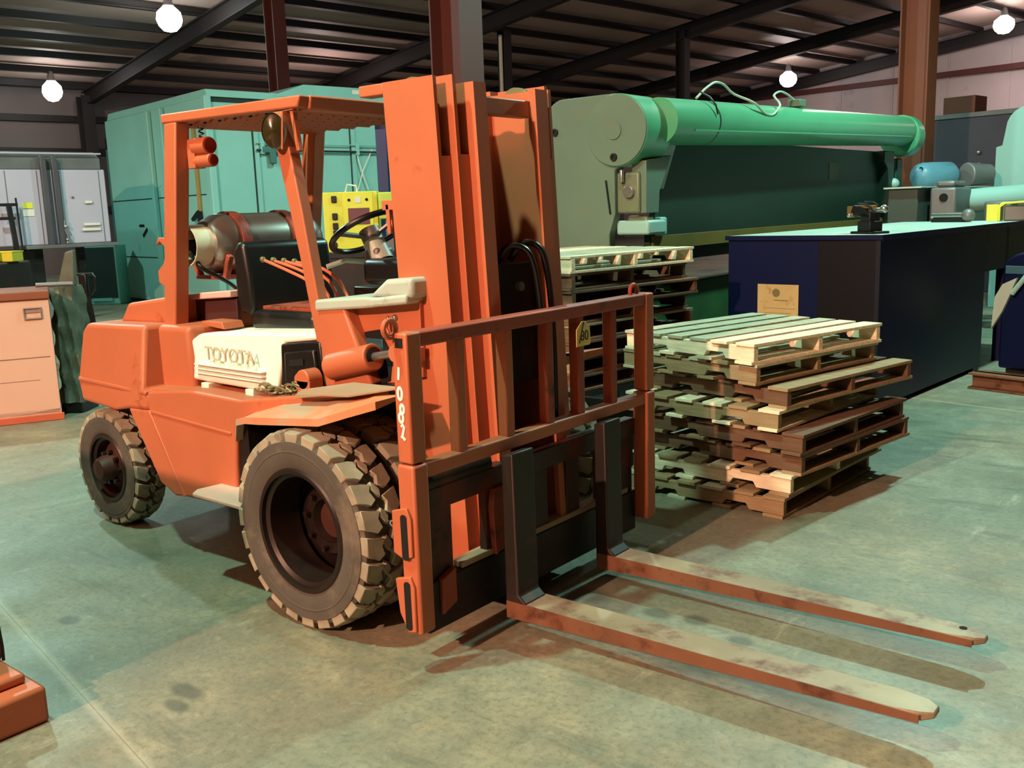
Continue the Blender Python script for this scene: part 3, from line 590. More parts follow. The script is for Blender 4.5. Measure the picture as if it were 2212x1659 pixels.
# --- wheels
def tyre(R, rr, W, nl, name='tyre'):
    h = W / 2; m = M()
    prof = [(rr, -h * .80), (rr + .012, -h * .92), (rr + .03, -h * .97), (rr + (R - rr) * .45, -h), (rr + (R - rr) * .72, -h * .985), (R - .045, -h * .93), (R - .028, -h * .86), (R - .024, -h * .6), (R - .022, 0),
            (R - .024, h * .6), (R - .028, h * .86), (R - .045, h * .93), (rr + (R - rr) * .72, h * .985), (rr + (R - rr) * .45, h), (rr + .03, h * .97), (rr + .012, h * .92), (rr, h * .8)]
    m.lathe(prof, (0, 0, 0), (0, 1, 0), 72)
    m.lathe([(rr + .075, -h * 1.0), (rr + .080, -h * 1.015), (rr + .086, -h * 1.0)], (0, 0, 0), (0, 1, 0), 72)
    return m
def lugs(R, W, nl):
    h = W / 2; m = M(); dt = 2 * PI / nl
    def block(poly, r0, r1, y_drop=False):
        n = len(poly); vs = []
        for r in (r0, r1):
            for (t, y) in poly:
                rad = r
                if abs(y) > h * .9: rad = r - .010 if r == r1 else r - .03
                k = .0 if r == r0 else .0
                vs.append((rad * math.sin(t), y, rad * math.cos(t)))
        cx = sum(v[0] for v in vs[:n]) / n
        fs = [tuple(range(n, 2 * n)), tuple(range(n - 1, -1, -1))] + [(i, (i + 1) % n, (i + 1) % n + n, i + n) for i in range(n)]
        m.add(vs, fs)
    for i in range(nl):
        t = i * dt
        # outer shoulder lug, left and right rows staggered
        for sg, off in ((-1, 0), (1, .5)):
            b = t + off * dt
            P_ = [(b + .03 * dt, sg * h * .95), (b + .76 * dt, sg * h * .95), (b + .88 * dt, sg * h * .70), (b + 1.02 * dt, sg * h * .46), (b + .84 * dt, sg * h * .16), (b + .50 * dt, sg * h * .30), (b + .26 * dt, sg * h * .14), (b + .16 * dt, sg * h * .55)]
            block(P_, R - .034, R)
        # centre blocks
        b = t + .15 * dt
        block([(b - .02 * dt, -h * .09), (b + .30 * dt, -h * .20), (b + .50 * dt, -h * .06), (b + .66 * dt, h * .08), (b + .36 * dt, h * .20), (b + .16 * dt, h * .08)], R - .034, R - .001)
    return m
def wheel(x, y, R, rr, W, nl, kind, outsign, steer=0):
    o = bpy.data.objects.new('wheel', None); C.objects.link(o); o.parent = FK; o.location = (x, y, R); o.rotation_euler = (0, .13, steer)
    obj('tyre', tyre(R, rr, W, nl), RUBBER, o, sharp=.5)
    obj('tread', lugs(R, W, nl), TREAD, o, .003, sharp=.5, seg=1)
    h = W / 2; s_ = outsign
    # rim: lips at both sides, barrel, disc (deep on the inner side for the outer dual)
    rp = [(rr + .012, -h * .92), (rr + .004, -h * .99), (rr - .012, -h * .98), (rr - .014, -h * .80), (rr - .030, -h * .70), (rr - .034, h * .7), (rr - .014, h * .8), (rr - .012, h * .98), (rr + .004, h * .99)]
    obj('rim', M().lathe(rp, (0, 0, 0), (0, 1, 0), 56), RIM, o, sharp=.7)
    dy = {'deep': -s_ * h * .9, 'mid': s_ * h * .1, 'inner': s_ * h * .5}[kind]
    d = M().lathe([(rr - .03, dy), (rr - .06, dy + s_ * .012), (rr * .62, dy + s_ * .02), (rr * .55, dy + s_ * .045), (rr * .40, dy + s_ * .045), (rr * .38, dy + s_ * (.045 if kind == 'deep' else .10)), (rr * .30, dy + s_ * (.0 if kind == 'deep' else .13)), (0, dy + s_ * (-.01 if kind == 'deep' else .14))], (0, 0, 0), (0, 1, 0), 40)
    obj('wheel_disc', d, HUBO if kind != 'deep' else RIM, o, sharp=.6)
    for k in range(8):
        t = 2 * PI * k / 8
        obj('wheel_nut', M().cyl((rr * .48 * math.cos(t), dy + s_ * .04, rr * .48 * math.sin(t)), (rr * .48 * math.cos(t), dy + s_ * .07, rr * .48 * math.sin(t)), .013, n=6), RIM, o)
    return o
Rf = .4194
wheel(0, -.715, Rf, .252, .215, 24, 'deep', -1)
wheel(0, -.455, Rf, .252, .215, 24, 'inner', -1).rotation_euler = (0, .3, 0)
wheel(0, .715, Rf, .252, .215, 24, 'deep', 1)
wheel(0, .455, Rf, .252, .215, 24, 'inner', 1)
wheel(-2.025, -.465, .33, .185, .18, 20, 'mid', -1)
wheel(-2.025, .465, .33, .185, .18, 20, 'mid', 1)
# things on the truck
ct = thing('loose_chain', 'rusty loose chain heaped on the deck beside the cream engine cover', 'chain', (-.45, -.54, .900))
lk = mesh('link', M().tube([(.022 * math.cos(t) * 1.4, .013 * math.sin(t), 0) for t in [2 * PI * i / 12 for i in range(12)]], .005, 6, True), mat('chain_steel', (.50, .46, .34), .5, .5))
for i in range(16):
    o = bpy.data.objects.new('link', lk); C.objects.link(o); o.parent = ct
    o.location = (-.11 + i * .020, .02 * math.sin(i * .9) - .01, .012 + .010 * (i % 3) + max(0, i - 9) * .006); o.rotation_euler = ((i % 2) * 1.3 + .1, .2 * math.sin(i), .3 * math.sin(i * 2))
tg = thing('number_tag', 'yellow plastic tag marked 80 hanging on the load backrest bar', 'tag', (.692, .237, 1.15))
obj('plate', M().prism([(-.053, -.060), (.048, -.060), (.054, -.052), (.048, .018), (.018, .045), (-.012, .047), (-.053, .013)], 'x', 0, .003), TAGY, tg, .001)
obj('slash_string', M().bar((.005, -.035, -.045), (.005, .0, .045), .004), BLACK, tg)
text_mesh('80', .062, .0006, INK, 'numerals', tg, frameT((.0042, .006, -.018), (0, 1, 0), (0, 0, 1)))
exec_pos = None
# ------------------------------------------------------------------ pallets
pmesh = {}
def pallet(label, L, W, loc, rz, woods, nb=6, H=.118, group=None, gaps=None, rails=3):
    """stringers along local x (length L), boards along local y (length W)"""
    o = thing('wooden_pallet', label, 'pallet', loc, rz, group)
    th = .018; sh = H - 2 * th; a, b = L * .20, L * .36
    key = ('s', L, sh, woods[0].name)
    if key not in pmesh:
        prof = [(0, th), (a, th), (a + .02, th + .032), (b - .02, th + .032), (b, th), (L - b, th), (L - b + .02, th + .032), (L - a - .02, th + .032), (L - a, th), (L, th), (L, th + sh), (0, th + sh)]
        pmesh[key] = mesh('stringer', M().prism(prof, 'y', 0, .038), woods[0])
    for k in range(rails):
        obj('stringer', pmesh[key], None, o, .003, loc=(0, k * (W - .038) / (rails - 1), 0))
    bw = .118
    for top in (1, 0):
        n = nb if top else 4
        for k in range(n):
            wd = random.choice(woods); key = ('b', W, wd.name, top and k % 2)
            if key not in pmesh: pmesh[key] = mesh('deck_board', M().box(0, bw if not (top and k % 2) else bw * 1.08, -.012, W + .012, 0, th), wd)
            ob = obj('deck_board', pmesh[key], None, o, .002, loc=(k * (L - bw) / (n - 1) + (random.uniform(-.008, .008) if 0 < k < n - 1 else 0), random.uniform(-.008, .008), (th + sh) if top else 0))
            ob.rotation_euler = (0, 0, random.uniform(-.008, .008))
    return o
wp, wt, wb, wg = WOODS
offs = [(1.055, 1.56, 0, [wt, wg], 0, 'lowest'), (1.075, 1.60, 1, [wp, wt], .02, 'second from the floor'), (1.125, 1.62, 2, [wb, wt], .03, 'third from the floor'), (1.135, 1.60, 3, [wb, wt, wb], -.01, 'fourth from the floor'),
        (1.005, 1.585, 4, [wt, wp], .015, 'fifth from the floor'), (1.03, 1.64, 5, [wb, wt], -.02, 'sixth from the floor'), (.862, 1.62, 6, [wt, wg], .03, 'second from the top'), (.855, 1.60, 7, [wp, wg], .035, 'topmost')]
SL = [1.02, 1.02, 1.02, 1.02, 1.02, 1.02, 1.0, .98]; SW = [1.20, 1.22, 1.22, 1.22, 1.2, 1.25, 1.16, 1.18]
desc = ['tan wooden pallet on the floor, lowest of the stack right of the forklift', 'pale wooden pallet second from the floor in the stack right of the forklift',
        'brown wooden pallet third from the floor in the stack right of the forklift', 'brown notched wooden pallet fourth from the floor in the stack right of the forklift',
        'yellowish notched wooden pallet fifth from the floor in the stack right of the forklift', 'brown wooden pallet sixth from the floor jutting out to the right',
        'grey wooden pallet directly under the topmost one in the stack right of the forklift', 'pale slatted wooden pallet topmost in the stack right of the forklift']
for (x, y, k, wd, rz, nm), L, W, ds in zip(offs, SL, SW, desc):
    rz = (-.04, -.06, -.15, -.12, -.11, -.22, -.22, -.25)[k]
    pallet(ds, L, W, (x - L * math.cos(rz), y - L * math.sin(rz), k * .1165), rz, wd, H=.1162)
# taller stack behind: boards along the long side
BX = -.72; BY = 2.15
up = [('pale slatted pallet on top of the tall stack behind the backrest', [wp, wg], 0)] + [(q, w_, j) for q, w_, j in zip(
      ['dark pallet second from the top of the tall stack behind the backrest', 'dark pallet third from the top of the tall stack behind the backrest', 'dark pallet fourth from the top of the tall stack behind the backrest',
       'brown pallet fifth from the top of the tall stack behind the backrest', 'dark pallet sixth from the top of the tall stack behind the backrest', 'brown pallet second from the bottom of the tall stack behind the backrest', 'dark pallet lowest of the tall stack, on the steel rack'],
      [[wb, wt], [wb], [wb, wb], [wb, wt], [wb], [wt, wb], [wb]], [.05, -.03, .04, 0, -.04, .03, 0])]
for k, (ds, wd, j) in enumerate(up):
    q = -.14 + j
    pallet(ds, 1.12, 1.36, (BX - 1.12 * math.cos(q), BY - 1.12 * math.sin(q), 1.242 - .118 * k), q, wd, nb=7, H=.1175)
rk = thing('low_steel_rack', 'black greasy steel rack under the tall pallet stack behind the backrest', 'rack', (BX - 1.12 * math.cos(.14), BY + 1.12 * math.sin(.14), 0), -.14)
for x in (.05, .98):
    for y in (.08, 1.2): obj('leg', M().box(x, x + .08, y, y + .08, 0, .37), GREASE, rk)
obj('shelf', M().box(0, 1.12, 0, 1.36, .37, .414), GREASE, rk)
# jumble of castings between mast and pallets
jk = thing('scrap_bin', 'low dark bin of pale green machine castings behind the load backrest', 'bin', (-.45, 1.25, 0))
obj('tub', M().box(-.35, .35, -.15, .75, 0, .04).box(-.35, -.32, -.15, .75, 0, .45).box(.32, .35, -.15, .75, 0, .45).box(-.35, .35, -.15, -.12, 0, .45).box(-.35, .35, .72, .75, 0, .45), GREASE, jk, .005)
PG = mat('pale_green_casting', (.55, .70, .60), .45, var=.1, dirt=(.3, .3, .25), dirt_amt=.3)
cst = []
for i in range(9):
    x, y = -.20 + .2 * (i % 3), -.02 + .24 * (i // 3); z = .12 + .06 * (i % 2)
    m = M().cyl((0, 0, 0), (0, .12 + .03 * (i % 2), .02), .045 + .01 * (i % 3), .03, n=14).ball((0, 0, 0), .055, (1, .8, 1), 12).box(-.03, .05, .08, .12, -.05, .05)
    o = obj('pump_casting', m, PG, None, .004); o.location = (-.45 + x, 1.25 + y, z); o.rotation_euler = (random.uniform(.9, 1.4), random.uniform(-.3, .3), random.uniform(-.4, .4))
    tag(o, 'pale green machine casting heaped in the dark bin behind the load backrest', 'casting', 'castings heaped in the dark bin')

# ------------------------------------------------------------------ blue sheet-metal box
bb = thing('blue_cabinet', 'large dark blue sheet steel cabinet with pale top behind the pallets', 'cabinet', (.60, 4.38, 0), -.075)
BLX = -1.32
obj('body', M().box(BLX, 0, 0, 2.50, 0.04, 1.385), BLUE, bb, .006)
obj('top_sheet', M().box(BLX - .02, .02, -.02, 3.9, 1.385, 1.40), BLUETOP, bb, .002)
obj('top_rim', M().box(BLX - .02, .02, -.022, -.02, 1.365, 1.402).box(.018, .024, -.02, 3.9, 1.355, 1.402), BLUE, bb)
obj('corner_strip', M().box(-.50, -.02, -.006, 0.0, .06, 1.36), mat('dark_panel_strip', (.035, .025, .06), .5, var=.1, spec=.25), bb, .002)
obj('edge_strip', M().box(-.03, .004, -.008, .004, .06, 1.38), mat('worn_blue_edge', (.05, .06, .12), .4), bb)
obj('skid', M().box(BLX, 0, .02, .12, 0, .04).box(BLX, 0, 2.3, 2.45, 0, .04), GREASE, bb)
obj('side_rail', M().box(-.03, .0, 2.5, 3.85, .95, 1.37), BLUE, bb)
for y in (3.1, 3.75): obj('leg', M().box(-.08, 0, y, y + .08, 0, 1.385), BLUE, bb)
for x in (BLX + .02,): obj('leg', M().box(x, x + .08, 3.7, 3.78, 0, 1.385), BLUE, bb)
nt_ = thing('cardboard_notice', 'square cardboard notice on the blue cabinet above the pallets', 'notice', (.60, 4.38, 0), -.075)
obj('sheet', M().box(-1.03, -.66, -.012, -.006, .60, 1.0), CARD, nt_)
obj('printed_mark', M().cyl((-.86, -.0125, .93), (-.86, -.0130, .93), .035, n=20).box(-.88, -.75, -.0132, -.0120, .865, .872).box(-.97, -.69, -.0132, -.0120, .80, .803).box(-.97, -.72, -.0132, -.0120, .76, .763), mat('faded_print', (.45, .40, .26), .9), nt_)
# clamp on the top
cl = thing('steel_vise', 'rusty pipe vise standing on the top of the blue cabinet', 'vise', (.40, 4.72, 1.40), -.6)
obj('base', M().box(-.13, .13, -.09, .09, 0, .02).box(-.08, .08, -.06, .06, .02, .10), DARKM, cl, .006)
obj('body', M().box(-.06, .06, -.05, .05, .08, .17).prism([(-.20, .15), (-.16, .23), (-.02, .20), (.05, .15), (.06, .12), (-.04, .13)], 'y', -.05, .05), DARKM, cl, .008)
obj('jaw', M().box(-.24, -.15, -.045, .045, .13, .22).box(-.15, .06, -.03, .03, .20, .225).cyl((-.17, -.055, .15), (-.17, -.05, .15), .02, n=12), mat('rusty_brass_jaw', (.55, .42, .24), .45, .4), cl, .005)
obj('screw', M().cyl((-.10, 0, .17), (.16, 0, .19), .022, n=14).ball((.17, 0, .195), .032), STEEL, cl)
obj('bolt_head', M().ball((-.19, -.055, .15), .02), STEEL, cl)
obj('spring_leaf', M().tube([(-.12, -.03, .24), (-.03, -.03, .235), (.04, -.03, .21), (.09, -.03, .17)], .009, 6).tube([(-.1, .02, .25), (0, .02, .25), (.07, .02, .22)], .008, 6), DARKM, cl)

# ------------------------------------------------------------------ green folding machine
gm = thing('folding_machine', 'long green sheet folding machine with round top beam behind the pallets', 'machine', (-1.15, 3.85, 0))
def gmo(n, m, mt, bev=0, **k): return obj(n, m, mt, gm, bev, **k)
circ = lambda cx, cz, r, a0, a1, n=20: [(cx + r * math.cos(a0 + (a1 - a0) * i / n), cz + r * math.sin(a0 + (a1 - a0) * i / n)) for i in range(n + 1)]
pf = circ(-.32, 2.28, .30, 0 - .9, PI * .52, 18) + circ(-.78, 2.39, .16, PI * .55, PI, 8) + [(-.98, 0), (-.42, 0), (-.42, 1.40), (-.42, 1.98)]
pf = circ(-.26, 2.30, .30, -1.45, PI * .5, 20) + circ(-.78, 2.42, .18, PI * .5, PI, 8) + [(-.96, 0), (-.32, 0), (-.32, 1.45), (-.26, 1.62), (-.26, 1.98)]
gmo('end_frame', M().prism(pf, 'y', -.08, .02), GREENG, .012, seg=3)
gmo('end_disc', M().cyl((-.22, -.10, 2.30), (-.22, .30, 2.30), .295, n=56), GREENL, .012, seg=2)
gmo('disc_face', M().cyl((-.22, -.112, 2.30), (-.22, -.095, 2.30), .288, n=56), GREENG, .004)
gmo('disc_boss', M().cyl((-.24, -.122, 2.30), (-.24, -.11, 2.30), .075, .07, n=28), GREENG, .003)
for x, z in ((-.24, 2.085), (-.86, 2.33)): gmo('frame_bolt', M().lathe([(.032, -.0), (.032, -.016), (.016, -.016), (.014, -.004), (0, -.004)], (x, -.112 if z < 2.2 else -.082, z), (0, 1, 0), 14), DARKM)
gmo('round_beam', M().cyl((-.02, .22, 2.372), (-.02, 6.75, 2.56), .194, n=56), GREENL)
gmo('beam_highlight_rib', M().bar((.165, .55, 2.30), (.165, 6.5, 2.47), .02, .015), GREENL)
gmo('beam_joint', M().lathe([(.196, 0), (.196, .02)], (-.02, .98, 2.396), (0, 1, 0), 48), DARKM)
gmo('far_disc', M().cyl((-.06, 6.70, 2.50), (-.06, 6.98, 2.50), .275, n=56), GREENL, .03, seg=3)
gmo('apron', M().prism([(.62, 2.26), (6.35, 2.28), (6.35, 1.30), (.22, 1.30), (.22, 1.42)], 'x', -.16, -.10), GREEND, .004)
gmo('apron_stripe', M().box(-.165, -.085, .24, 6.3, 1.30, 1.42), OLIVE, .002)
gmo('apron_cut', M().prism([(.45, 2.28), (.70, 2.27), (.44, 1.82), (.24, 1.84)], 'x', -.105, -.09), mat('pale_gap_plate', (.66, .68, .66), .5), .002)
gmo('side_bracket', M().prism([(.0, 2.05), (.42, 2.10), (.22, 1.80), (.20, 1.62), (.0, 1.62)], 'x', -.14, .0), GREENG, .006)
gmo('arm_linkage', M().box(-.30, -.05, -.03, .10, 1.62, 1.96).box(-.22, -.02, .05, .16, 1.50, 1.60), mat('linkage_grey', (.42, .45, .36), .5, .2, dirt=(.2, .15, .1), dirt_amt=.3), .02)
gmo('link_pin', M().cyl((-.14, -.07, 1.80), (-.14, .0, 1.80), .05, n=18).cyl((-.20, -.06, 1.88), (-.20, -.06, 1.98), .02, n=10), STEEL, .003)
gmo('hinge_block', M().box(-.30, .02, .0, .30, 1.44, 1.56).box(-.20, -.04, .30, .42, 1.42, 1.58), PALETEAL, .02)
gmo('link_rod', M().bar((-.34, -.09, 1.90), (-.30, -.09, 1.62), .012, .012), DARKM)
gmo('lower_bed', M().box(-.60, -.17, .1, 6.6, 1.18, 1.30), GREASE, .01)
gmo('lower_apron', M().box(-.50, -.30, .1, 6.5, .30, .95), mat('lower_green', (.12, .30, .14), .6, var=.2), .01)
gmo('base_beam', M().box(-.90, -.3, .0, 6.7, .0, .30), GREASE, .01)
gmo('far_frame', M().box(-.80, -.02, 6.55, 6.80, 0, 2.2), GREEND, .02)
gmo('far_bracket', M().prism([(5.90, 2.28), (6.30, 2.28), (6.30, 1.50), (6.15, 1.50), (6.05, 2.05), (5.90, 2.15)], 'x', -.12, .02), GREEND, .01)
gmo('far_ball_weight', M().ball((.02, 6.3, 1.86), .075), PALETEAL)
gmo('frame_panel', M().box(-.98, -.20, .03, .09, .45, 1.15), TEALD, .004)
gmo('notice_plate', M().box(-.099, -.095, 4.30, 4.62, 1.91, 2.11), mat('faded_notice', (.45, .42, .36), .7), 0)
cb = thing('beam_cable', 'grey looping cable and junction box on top of the green round beam', 'cable', (-1.17, 3.85, 0))
pts = []
for i in range(41):
    t = i / 40; y = .86 + 2.15 * t
    z = 2.665 + .17 * math.sin(t * PI * 2.5) ** 2 * (1 if t < .4 or t > .72 else 0)
    zz = [2.60, 2.70, 2.77, 2.76, 2.67, 2.58, 2.51, 2.50, 2.60, 2.74, 2.79, 2.77, 2.72]
    u = t * 12; k = min(11, int(u)); fr = u - k; fr = fr * fr * (3 - 2 * fr)
    z = zz[k] * (1 - fr) + zz[k + 1] * fr; x = .02 + (.16 if z < 2.66 else .02) * (1 if .3 < t < .72 else 0)
    pts.append((x, y, z))
for _ in range(2): pts = [pts[0]] + [tuple((a + 2 * b + c) / 4 for a, b, c in zip(pts[i - 1], pts[i], pts[i + 1])) for i in range(1, len(pts) - 1)] + [pts[-1]]
obj('cord', M().tube(pts, .011, 8), WIRE, cb)
obj('junction_box', M().box(-.05, .09, 3.0, 3.16, 2.655, 2.73), GREENG, cb, .008)
obj('loose_end', M().tube([(.06, .86, 2.65), (.14, .88, 2.60), (.19, .9, 2.53), (.20, .92, 2.45)], .008, 8), DARKM, cb)

# ------------------------------------------------------------------ right-hand background
rm = thing('pipe_bender', 'grey machine bed with pale teal pipe and motor behind the blue cabinet', 'machine')
obj('bed', M().box(-.80, -.45, 8.9, 11.05, 1.20, 1.78).box(-1.35, -.45, 11.05, 12.4, 1.20, 1.78), mat('grey_green_bed', (.20, .27, .25), .5, var=.1), rm, .01)
obj('bed_top', M().box(-.84, -.40, 8.85, 11.04, 1.78, 1.80).box(-1.40, -.40, 11.04, 12.4, 1.78, 1.80), GREYP, rm, .003)
obj('legs', M().box(-.75, -.5, 9.0, 9.2, 0, 1.2).box(-.75, -.5, 11.3, 11.4, 0, 1.2), DARKM, rm)
obj('headstock', M().box(-.40, -.10, 9.2, 9.9, 1.28, 1.78).box(-.36, -.14, 9.3, 9.8, 1.78, 1.86), GREYM, rm, .03)
obj('headstock_hole', M().cyl((-.24, 9.19, 1.66), (-.24, 9.20, 1.66), .05, n=18), HOLE, rm)
obj('tailstock', M().box(.14, .44, 9.5, 9.9, 1.2, 1.6), GREYM, rm, .03)
obj('pipe', M().cyl((-.25, 9.9, 1.60), (1.9, 11.6, 1.74), .15, n=32), PALETEAL, rm, .004)
obj('frame_rail', M().box(-.3, 2.2, 9.6, 9.9, 1.0, 1.3), mat('olive_rail', (.36, .34, .12), .6, var=.2), rm)
mo = thing('electric_motor', 'pale blue electric motor with round end cap on the machine bed', 'motor', (-1.02, 11.5, 1.80))
mo.rotation_euler = (0, 0, -.5)
obj('casing', M().lathe([(0, -.32), (.10, -.31), (.16, -.26), (.185, -.18), (.19, .0), (.19, .30), (.15, .36), (0, .38)], (0, 0, .17), (0, 1, 0), 32), MBLUE, mo)
obj('foot', M().box(-.14, .14, -.1, .25, 0, .05), GREYM, mo, .005)
obj('gearbox', M().cyl((.18, .45, .17), (.22, .85, .17), .17, .14, n=24), GREYM, mo, .02)
obj('eye', M().lathe([(.03, -.02), (.03, 0), (.012, 0)], (.08, -.285, .26), (0, 1, 0), 14), BLUE2, mo)
yg = thing('yellow_guard', 'small bright yellow angle guard behind the blue cabinet', 'guard', (.66, 7.85, 1.405), .1)
obj('bracket', M().prism([(0, 0), (0, .16), (.03, .19), (.26, .20), (.26, .18), (.06, .17), (.02, .14), (.02, 0)], 'y', 0, .25).box(-.11, .0, .0, .01, .0, .17), YELLOW, yg, .004)
obj('arm', M().box(.05, .26, .05, .2, 0, .15), GREYM, yg, .01)
st = thing('steel_spindle', 'short bright steel spindle lying across the rear of the blue cabinet top', 'spindle', (.18, 7.9, 1.40), -.4)
obj('shaft', M().cyl((-.22, 0, .07), (.18, 0, .07), .035, n=18), STEEL, st, .004)
obj('knob', M().ball((.22, 0, .07), .07), GREYM, st)
obj('cradle', M().box(-.2, .2, -.05, .05, 0, .04), DARKM, st, .004)
ptm = thing('pale_machine_housing', 'pale teal machine housing with rounded corner at the right edge', 'machine', (-.45, 12.6, 0), -.28)
obj('housing', M().prism([(0, 0), (0, 2.36), (.09, 2.38), (.13, 2.62)] + [(.45 - .32 * math.cos(a), 2.62 + .30 * math.sin(a)) for a in [.3, .6, .9, 1.2, 1.57]] + [(2.2, 2.95), (2.2, 0)], 'y', 0, 1.0), PALETEAL, ptm, .01)
obj('switch_plate', M().box(.42, .60, -.012, 0, 2.30, 2.38), DARKM, ptm, .003)
obj('dark_mark', M().bar((.72, -.006, 1.93), (.84, -.006, 2.10), .06, .01, (0, 1, 0)), DARKM, ptm)
obj('top_knob', M().ball((.52, -.01, 2.86), .02), DARKM, ptm)
dk = thing('dark_control_cabinet', 'tall dark grey cabinet right of the rust orange column', 'cabinet', (-2.05, 15.2, 0), -.15)
obj('body', M().box(0, 1.6, 0, 1, 0, 3.05), mat('dark_purple_grey', (.22, .20, .25), .5, var=.15, vscale=2), dk, .01)
obj('door_edge', M().box(-.18, .0, -.02, .8, 0, 3.0).box(.0, 1.6, -.03, .0, 3.0, 3.08), GREYM, dk, .005)
obj('fittings', M().ball((.80, -.02, 2.4), .04).ball((.82, -.02, 2.2), .04).ball((.9, -.02, 2.0), .03), STEEL, dk)
brs = thing('orange_crate', 'small rust orange crate on top of the dark cabinet near the wall', 'crate', (-1.75, 15.3, 3.08), -.15)
obj('shell', M().box(-.2, .35, 0, .5, 0, .30), ORCOL, brs, .01)
be = thing('blue_press', 'dark blue rounded press with a pale tube at the right edge', 'machine', (1.05, 6.0, 0), -.3)
obj('body', M().prism([(0, .15), (.0, 1.05)] + [(.40 - .40 * math.cos(a), 1.05 + .16 * math.sin(a)) for a in [.3, .7, 1.1, 1.57]] + [(1.3, 1.10), (1.3, .15)], 'y', .15, .9), BLUE, be, .02)
obj('name_plate', M().box(.03, .20, .135, .15, .99, 1.06), mat('grey_blue_plate', (.20, .36, .42), .5), be, .004)
obj('guard_tube', M().tube([(.27, .12, 1.04), (.20, .10, .93), (.12, .10, .82)], .022, 10), PALETEAL, be)
obj('cloth_cover', M().add([(.15, .11, .96), (.03, .10, .90), (-.04, .11, .78), (-.06, .12, .50), (.03, .12, .66), (.10, .11, .82), (.15, .14, .96), (.03, .13, .90), (-.04, .14, .78), (-.06, .15, .50), (.03, .15, .66), (.10, .14, .82)],
    [(0, 1, 2, 5), (2, 3, 4, 5), (11, 8, 7, 6), (11, 10, 9, 8), (0, 6, 7, 1), (1, 7, 8, 2), (2, 8, 9, 3), (3, 9, 10, 4), (4, 10, 11, 5), (5, 11, 6, 0)]), GREYP, be)
obj('foot', M().box(.05, 1.2, .2, .8, 0, .15), GREASE, be)
pb = thing('floor_beam', 'long brown steel beam lying on the floor behind the blue cabinet', 'beam', (.95, 5.9, 0), -.25)
obj('profile', M().box(0, 2.4, 0, .06, .0, .14).box(0, 2.4, -.08, .14, .12, .14).box(0, 2.4, -.08, .14, 0, .015), RUST, pb, .003)

# ------------------------------------------------------------------ teal enclosure
te = thing('teal_enclosure', 'tall pale teal steel enclosure with hinged doors behind the forklift', 'enclosure', (-12.4, 7.35, 0), -TH)
# local x: toward the camera side (-b2), y: along b1
obj('body', M().box(-5.0, 0, 0, 6.2, .05, 3.88), TEAL, te, .02)
obj('sloped_top', M().prism([(-4.9, 3.88), (-4.8, 4.02), (-.04, 4.02), (0, 3.94), (0, 3.88)], 'y', .02, 6.2), TEAL, te, .01)
obj('top_frame', M().box(-.02, .05, .0, 6.2, 3.60, 3.66).box(-.02, .05, 0, 6.2, 3.88, 3.96), TEAL, te, .005)
obj('top_shadow_gap', M().box(-.01, .02, .05, 6.2, 3.80, 3.87), TEALS, te)
obj('roof_hatch', M().prism([(1.3, 3.95), (2.0, 4.20), (6.2, 4.22), (6.2, 3.95)], 'x', -1.2, .06), TEAL, te, .01)
obj('hatch_label', M().box(.061, .066, 3.1, 3.45, 4.08, 4.16), PAPER, te)
for x in (-1.9, -2.55):
    obj('corner_post', M().box(x - .07, x + .07, -.09, 0, .05, 3.86), TEAL, te, .02)
for z in (2.15, .95): obj('door_seam', M().box(-4.95, -.3, -.008, 0.0, z, z + .02), TEALS, te)
obj('corner_post', M().box(-.10, .06, -.06, .08, .05, 3.9), TEAL, te, .02)
obj('yellow_strip', M().box(-.62, -.52, -.05, 0, 1.85, 3.60), RUSTY_Y, te, .01)
obj('door_stay', M().bar((-.55, -.06, 1.85), (-.80, -.08, 1.70), .06).bar((-.55, -.06, 1.85), (-.50, -.06, 1.50), .07), DARKM, te)
for k, y in enumerate((.85, 1.95, 3.0, 3.85, 4.6, 5.3)):
    obj('door_seam', M().box(-.005, .012, y, y + .02, .3, 3.6), TEALS, te)
    obj('door_stile', M().box(0, .035, y + .03, y + .12, .3, 3.58), TEAL, te, .005)
obj('lock_bar', M().cyl((.07, .9, 2.95), (.07, 6.0, 2.95), .02, n=10), TEALS, te)
obj('lock_bar', M().cyl((.07, .9, 3.08), (.07, 6.0, 3.08), .012, n=10), TEAL, te)
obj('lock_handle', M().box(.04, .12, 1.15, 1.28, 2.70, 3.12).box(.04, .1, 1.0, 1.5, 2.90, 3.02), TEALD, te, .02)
for y in (.98, 2.1, 3.1, 4.0, 4.8): obj('bar_clip', M().box(.02, .09, y, y + .08, 2.88, 3.12), TEAL, te, .01)
obj('wiring', M().tube([(.06, 3.1, 3.0), (.07, 3.2, 2.6), (.07, 3.35, 2.2)], .012, 6).tube([(.06, 3.5, 3.0), (.07, 3.25, 2.6), (.07, 3.05, 2.1)], .012, 6).tube([(.06, 3.9, 3.0), (.07, 4.0, 2.6), (.07, 4.2, 2.15)], .012, 6), PAPER, te)
obj('side_mark', M().bar((-3.6, -.012, 1.62), (-3.35, -.012, 1.62), .05, .01, (0, 1, 0)).bar((-3.2, -.012, 1.55), (-3.45, -.012, 1.40), .06, .01, (0, 1, 0)), DARKM, te)
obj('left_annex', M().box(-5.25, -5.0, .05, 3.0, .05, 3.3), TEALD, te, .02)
obj('annex_duct', M().cyl((-5.2, .2, 3.3), (-5.2, .2, 3.55), .15, n=20), DARKM, te, .01)
obj('base', M().box(-4.95, -.05, .05, 6.1, 0, .05), DARKM, te)
la = thing('teal_side_unit', 'low teal box with a dark opening left of the teal enclosure', 'machine', (-16.75, 6.85, 0), .70)
obj('casing', M().box(0, .82, 0, .6, 0, 1.24), TEAL, la, .02)
obj('opening', M().box(.16, .78, -.01, .0, .14, 1.20), mat('dark_teal', (.07, .16, .16), .6), la)
